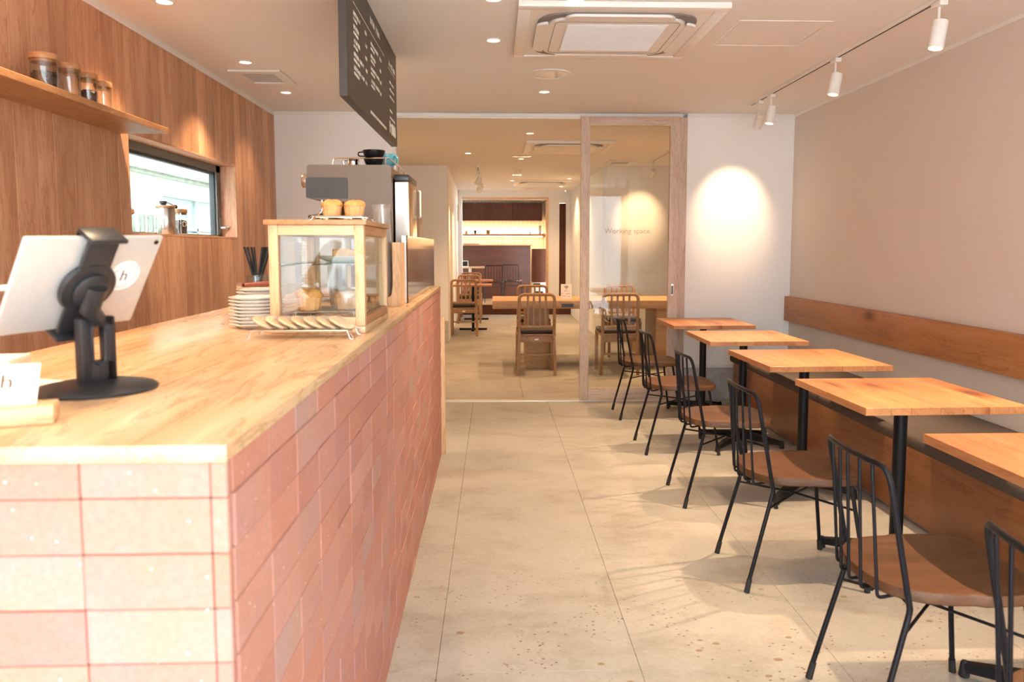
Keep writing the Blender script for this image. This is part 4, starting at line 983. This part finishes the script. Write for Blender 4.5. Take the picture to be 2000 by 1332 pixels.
# black wire chair
def make_chair():
    t = thing('wire_chair', '', 'chair', (0, 0, 0))
    # seat: superellipse outline, dished
    A = []
    nx, ny = 14, 14
    cx, hx = .245, .215
    def outline(a):
        c, s_ = math.cos(a), math.sin(a)
        ex = 2.6 if c < 0 else 4.2
        rr = (abs(c)**ex+abs(s_)**ex)**(-1/ex)
        hw = .215 if c > 0 else .205
        return cx+hx*rr*c, hw*rr*s_
    n = 56; rings = [(1.0, .414), (1.0, .432), (.985, .4385), (.95, .4395), (.88, .436), (.7, .429), (.45, .4245), (.2, .423)]
    vs, fs = [], []
    vs.append((cx, 0, .412)); 
    for (k_, z_) in [(.5, .408), (.9, .408), (.975, .409)]+rings:
        for i in range(n):
            x_, y_ = outline(2*PI*i/n); x_ = cx+(x_-cx)*k_; y_ *= k_
            if k_ < .9 and z_ > .41: z2 = z_+ (.004*((x_-cx)/hx) if x_ > cx else 0)
            else: z2 = z_
            vs.append((x_, y_, z2))
    vs.append((cx, 0, .4225)); R_ = 3+len(rings)
    for i in range(n): fs.append((0, 1+(i+1) % n, 1+i))
    for r_ in range(R_-1):
        for i in range(n): a = 1+r_*n+i; b = 1+r_*n+(i+1) % n; fs.append((a, b, b+n, a+n))
    for i in range(n): fs.append((1+(R_-1)*n+i, 1+(R_-1)*n+(i+1) % n, len(vs)-1))
    MB().add(vs, fs).build('seat', M['walnut'], t)
    tr = .0078
    # hoop back
    hw0, hw1 = .172, .172; kx, kz = .098, .388; tx, tz = .022, .758
    pts = arc([(kx, -hw0, kz), (tx+.006, -hw1, tz-.004), (tx-.012, -.11, tz), (tx-.020, 0, tz), (tx-.012, .11, tz), (tx+.006, hw1, tz-.004), (kx, hw0, kz)], [.055, .03, .05, .03, .055], 8)
    MB().tube(pts, tr, 10).build('back_hoop', M['black'], t)
    for s_ in (-1, 1):
        lg_ = MB().tube(arc([(kx-.002, s_*hw0, kz+.012), (kx, s_*hw0, kz-.004), (0, s_*.19, .012)], .02), tr, 10).build('leg', M['black'], t)
        MB().tube([(.0115, s_*.1877, .052), (0.0002, s_*.19, .001)], [.0098, .0108], 12).build('foot_cap', M['rubber'], lg_)
        lf = MB().tube([(.40, s_*.165, .409), (.455, s_*.21, .012)], tr, 10).build('leg', M['black'], t)
        MB().tube([(.450, s_*.206, .045), (.4565, s_*.211, .001)], [.0098, .0108], 12).build('foot_cap', M['rubber'], lf)
    for i in range(5):
        y_ = -.115+.0575*i; bow = -.020+.010*(abs(y_)/.115)
        bx = .05-.035*(1-(abs(y_)/.15)**2)
        MB().tube(arc([(tx+bow+.002, y_, tz-.003), (bx+.005, y_*1.02, .395), (bx+.055, y_*1.02, .4035)], .014, 5), .0048, 8).build('spindle', M['black'], t)
    MB().tube([(kx, -hw0, .398), (kx+.02, 0, .403), (kx, hw0, .398)], .0055, 8).tube([(.40, -.165, .402), (.40, .165, .402)], .0055, 8).build('seat_bar', M['black'], t)
    MB().tube([(.078, -.1755, .318), (.243, 0, .316), (.418, .178, .306)], .0045, 8).build('stretcher', M['black'], t)
    MB().tube([(.078, .1755, .318), (.243, .0, .325), (.418, -.178, .306)], .0045, 8).build('stretcher', M['black'], t)
    return t
ch = make_chair()
CYs = [5.925, 4.93, 3.935, 2.985, 2.02, 1.31]
CL = ['black wire chair in front of the glass door, farthest of the row', 'black wire chair second from the glass door', 'black wire chair third from the glass door', 'black wire chair fourth from the glass door, in the middle of the aisle', 'black wire chair second nearest, its whole dark seat in view', 'black wire chair nearest, cut off by the right edge']
for i, yy in enumerate(CYs):
    o = ch if i == 0 else dup(ch, (0, 0, 0)); o.location = (.95, yy, 0); o.rotation_euler = (0, 0, R([0, .5, 0, .5, 0, -3][i])); o['label'] = CL[i]; o['group'] = 'black wire chairs along the tables'

# ================================================================== SECOND ROOM FURNITURE
lt = thing('long_table', 'thick oak slab table in the second room with a wifi sign on it', 'table', (0, 0, 0))
MB().rbox(-.02, 2.2, 8.2, 9.02, .652, .738, .004).build('top', M['oakX'], lt)
for xx in (.34, 1.75): MB().rbox(0, .25, 0, .6, 0, .6515, .004).build('slab_leg', M['oakX'], lt, (xx, 8.28, 0))
MB().rbox(.715, .845, 8.192, 8.1995, .672, .708, .002, 1).build('socket_panel', M['greyplastic'], lt)
wsg = thing('wifi_sign', 'white upright sign with a wifi symbol on the oak table', 'sign', (.79, 8.45, .7385))
MB().rbox(-.06, .06, -.004, .004, 0, .165, .001, 1).build('sheet', M['paper'], wsg)
sy = MB()
for k_, r_ in enumerate((.012, .022, .032)): sy.tube([(r_*math.cos(R(45+a*9)), -.0048, .112+r_*math.sin(R(45+a*9))) for a in range(11)], .0024, 5)
sy.lathe([(0, -.0052), (.004, -.0052), (.004, -.0042)], (0, 0, .112), 10, 'Y'); sy.build('wifi_symbol', M['printbrown'], wsg)
lp = MB()
for zz, a, b in ((.088, -.03, .02), (.062, -.05, -.035), (.058, .0, .045), (.034, -.05, -.01), (.030, .01, .04)): lp.box(a, b, -.0046, -.0041, zz, zz+.003)
lp.build('small_print', M['printbrown'], wsg)
def make_wchair():
    t = thing('slat_back_chair', '', 'chair', (0, 0, 0))
    # local: back plane at y=0 facing -y viewer; seat towards +y
    for s_ in (-1, 1):
        MB().rbox(-.016, .016, -.016, .016, 0, .43, .004).xf(Matrix.Translation((s_*.19, .0, 0)) @ Matrix.Rotation(R(-2*s_), 4, 'Y')).build('leg', M['oak'], t)
        MB().rbox(-.016, .016, -.016, .016, 0, .41, .004).build('leg', M['oak'], t, (s_*.185, .40, 0))
    MB().tube(arc([(-.178, 0, .42), (-.178, -.03, .83), (.178, -.03, .83), (.178, 0, .42)], .055, 6), .017, 10).build('back_frame', M['oak'], t)
    for i in range(4): MB().rbox(-.011, .011, -.006, .006, .50, .82, .002).build('back_slat', M['oak'], t, (-.09+i*.06, -.018, 0))
    MB().rbox(-.165, .165, -.03, -.005, .49, .515, .003).build('back_rail', M['oak'], t)
    ap = MB().rbox(-.165, .165, -.012, .012, .345, .405, .003).build('seat_rail', M['oak'], t); MB().box(-.02, .02, -.0135, -.0122, .365, .38).build('maker_plate', M['sticker'], ap)
    MB().rbox(-.17, .17, .008, .03, .205, .225, .003).build('stretcher', M['oak'], t)
    MB().rbox(-.20, .20, -.0, .43, .408, .425, .004).build('seat_board', M['oak'], t); MB().rbox(-.195, .195, .02, .425, .4255, .465, .016, 3).build('cushion', M['cushion'], t)
    return t
wc = make_wchair()
pl_ = [(.43, 7.80, 0, 'oak slat back chair at the near side of the long table, back to the doorway'), (.47, 9.5, PI, 'oak slat back chair behind the long table, facing the doorway'), (1.28, 7.80, 0, 'oak slat back chair seen through the glass door at the near side of the table'), (1.55, 9.5, PI, 'oak slat back chair seen through the glass behind the table'),
       (-.445, 11.32, 0, 'nearest of three oak slat back chairs lined up by the left passage wall'), (-.43, 13.3, 0, 'middle of three oak slat back chairs lined up by the left passage wall')]
for i, (x, yy, a, lb) in enumerate(pl_):
    o = wc if i == 0 else dup(wc, (0, 0, 0)); o.location = (x, yy, 0); o.rotation_euler = (0, 0, a); o['label'] = lb; o['group'] = 'oak slat back chairs'
o = dup(wc, (-.43, 14.5, 0), 0, 'farthest of three oak slat back chairs lined up by the left passage wall'); 
def make_small_table():
    t = thing('passage_table', '', 'table', (0, 0, 0))
    MB().rbox(-.30, .30, -.29, .29, .70, .725, .003).build('top', M['pine'], t)
    MB().cyl((0, 0, .02), .022, .68, 16).build('column', M['black'], t)
    MB().rbox(-.22, .22, -.02, .02, .0, .03, .004).rbox(-.02, .02, -.22, .22, .0, .03, .004).build('cross_base', M['black'], t); return t
st_ = make_small_table(); st_.location = (-.335, 12.25, 0); st_['label'] = 'small wooden table by the passage wall with the nearest oak chair'
dup(st_, (-.325, 14.0, 0), 0, 'small wooden table by the passage wall farther back')
# ---- kitchen beyond the passage
FZ = .19
kc = thing('kitchen_counter', 'dark brown panelled counter in front of the tiled kitchen wall', 'counter', (0, 0, 0))
MB().rbox(-1.6, .80, 17.0, 17.5, FZ, 1.345, .004).build('front', wood('dark_red_panel', (.075, .018, .007), (.11, .028, .011), 'X', .5), kc); MB().rbox(-1.6, .83, 16.97, 17.55, 1.3455, 1.37, .003).build('top', M['shelf'], kc)
cab = thing('wall_cabinet', 'row of brown wall cupboards above the kitchen shelf', 'cabinet', (0, 0, 0))
MB().box(-1.6, 1.14, 18.4, 18.79, 1.94, 2.36).build('carcass', M['brownpanel'], cab)
for i in range(12):
    x = 1.14-.2325*(i+1); MB().rbox(0, .2285, 0, .018, 0, .415, .002, 1).build('door', M['brownpanel'], cab, (x, 18.38, 1.9425))
ks = thing('kitchen_shelf', 'long wooden shelf with hidden strip lights on the tiled kitchen wall', 'shelf', (0, 0, 0))
MB().rbox(-1.6, 1.19, 18.45, 18.79, 1.575, 1.635, .003).build('board', M['cedarY'], ks)
MB().box(-1.6, 1.15, 18.74, 18.775, 1.636, 1.648).build('strip_light', M['led'], ks); MB().box(-1.6, 1.15, 18.46, 18.48, 1.562, 1.5745).build('strip_light', M['led'], ks)
def area(parent, loc, sx, sy, p, rot):
    d = bpy.data.lights.new('strip_glow', 'AREA'); d.shape = 'RECTANGLE'; d.size = sx; d.size_y = sy; d.energy = p; d.color = AMBER
    o = bpy.data.objects.new('strip_glow', d); C.objects.link(o); o.parent = parent; o.location = loc; o.rotation_euler = rot; return o
area(ks, (-.2, 18.60, 1.56), 2.7, .05, 26*K_LED, (0, 0, 0)); area(ks, (-.2, 18.70, 1.655), 2.7, .04, 16*K_LED, (R(160), 0, 0))
rn2 = random.Random(5)
for i, (x, w_, h_, lb, mt_) in enumerate(((-.66, .05, .07, 'small amber jar at the left end of the kitchen shelf', 'cookie'), (-.45, .045, .08, 'grey tin near the left end of the kitchen shelf', 'greyplastic'), (-.14, .09, .09, 'brown box on the kitchen shelf', 'shelf'), (.86, .03, .05, 'small cup toward the right of the kitchen shelf', 'white'), (1.10, .06, .19, 'framed card standing at the right end of the kitchen shelf', 'greyplastic'))):
    t = thing(['spice_jar', 'tin', 'storage_box', 'cup', 'framed_card'][i], lb, ['jar', 'tin', 'box', 'cup', 'frame'][i], (x, 18.56, 1.6354))
    if i in (0, 1, 3): MB().lathe([(w_*.9/1.5, 0), (w_/1.5, .004), (w_/1.5, h_*.8), (w_*.5, h_), (0, h_)], n=16).build('body', M[mt_], t)
    elif i == 2: MB().rbox(-w_/2, w_/2, -.04, .04, 0, h_, .003).build('body', M[mt_], t)
    else:
        MB().rbox(-w_/2, w_/2, -.008, .008, 0, h_, .003).build('frame', M[mt_], t); MB().box(-w_/2+.01, w_/2-.01, -.0095, -.0082, .012, h_-.012).build('card', M['card'], t)
gm = MB().lathe([(0, 0), (.026, 0), (.030, .003), (.034, .12), (.032, .12), (.027, .006), (0, .006)], n=14, cap=False).mesh('drinking_glass', M['jar'])
for i in range(12):
    o = bpy.data.objects.new('drinking_glass', gm); C.objects.link(o); o.location = (-.12+i*.075, 17.42+.02*(i % 2), 1.3703); tag(o, 'clear drinking glass on the far kitchen counter', 'glass', 'glasses on the far counter')
t = thing('basket', 'low brown tray of goods at the left on the far kitchen counter', 'basket', (-.5, 17.3, 1.3703)); MB().rbox(-.18, .18, -.1, .1, 0, .03, .006).build('tray', M['cedarY'], t)
cs = thing('water_server', 'tall brown fronted water server with white lower body beside the kitchen counter', 'water server', (.765, 15.5, FZ))
MB().rbox(0, .30, 0, .34, .42, 1.09, .006).build('upper_body', M['brownpanel'], cs); MB().rbox(.005, .29, .01, .33, .0, .4195, .006).build('lower_body', M['white'], cs)
MB().rbox(.02, .16, -.004, .0095, .34, .40, .002, 1).build('grille', M['matte_black'], cs); MB().rbox(.06, .22, -.004, .0095, .20, .24, .002, 1).build('tray', M['matte_black'], cs)
ft = thing('kitchen_table', 'small brown table at the raised far level with a white tablet on it', 'table', (-.45, 16.1, FZ))
MB().rbox(-.45, .25, -.2, .3, .69, .72, .003).build('top', M['oakX'], ft); MB().cyl((-.05, 0, 0), .03, .69, 14).build('column', M['white'], ft)
t = thing('white_tablet', 'white tablet propped on the far brown table', 'tablet', (-.60, 15.95, FZ+.7205), 0, rot=(R(-18), 0, R(8))); MB().rbox(-.08, .07, -.006, .006, 0, .13, .003).build('body', M['white'], t); MB().rbox(-.07, .058, -.0075, -.0062, .012, .118, .0003, 1).build('screen', M['screen'], t)
for i, (x, yy, a, lb) in enumerate(((.0, 15.55, 95, 'dark wire chair beside the far brown table'), (.33, 16.1, 80, 'dark wire chair standing in front of the dark kitchen counter'))):
    o = dup(ch, (x, yy, FZ), R(a), lb); o['group'] = 'far wire chairs'
an = thing('wall_phone', 'small white intercom on the far left passage wall', 'intercom', (-.665, 14.2, 1.93), 0); MB().rbox(-.0, .05, -.06, .06, -.15, .15, .01).build('body', M['white'], an)
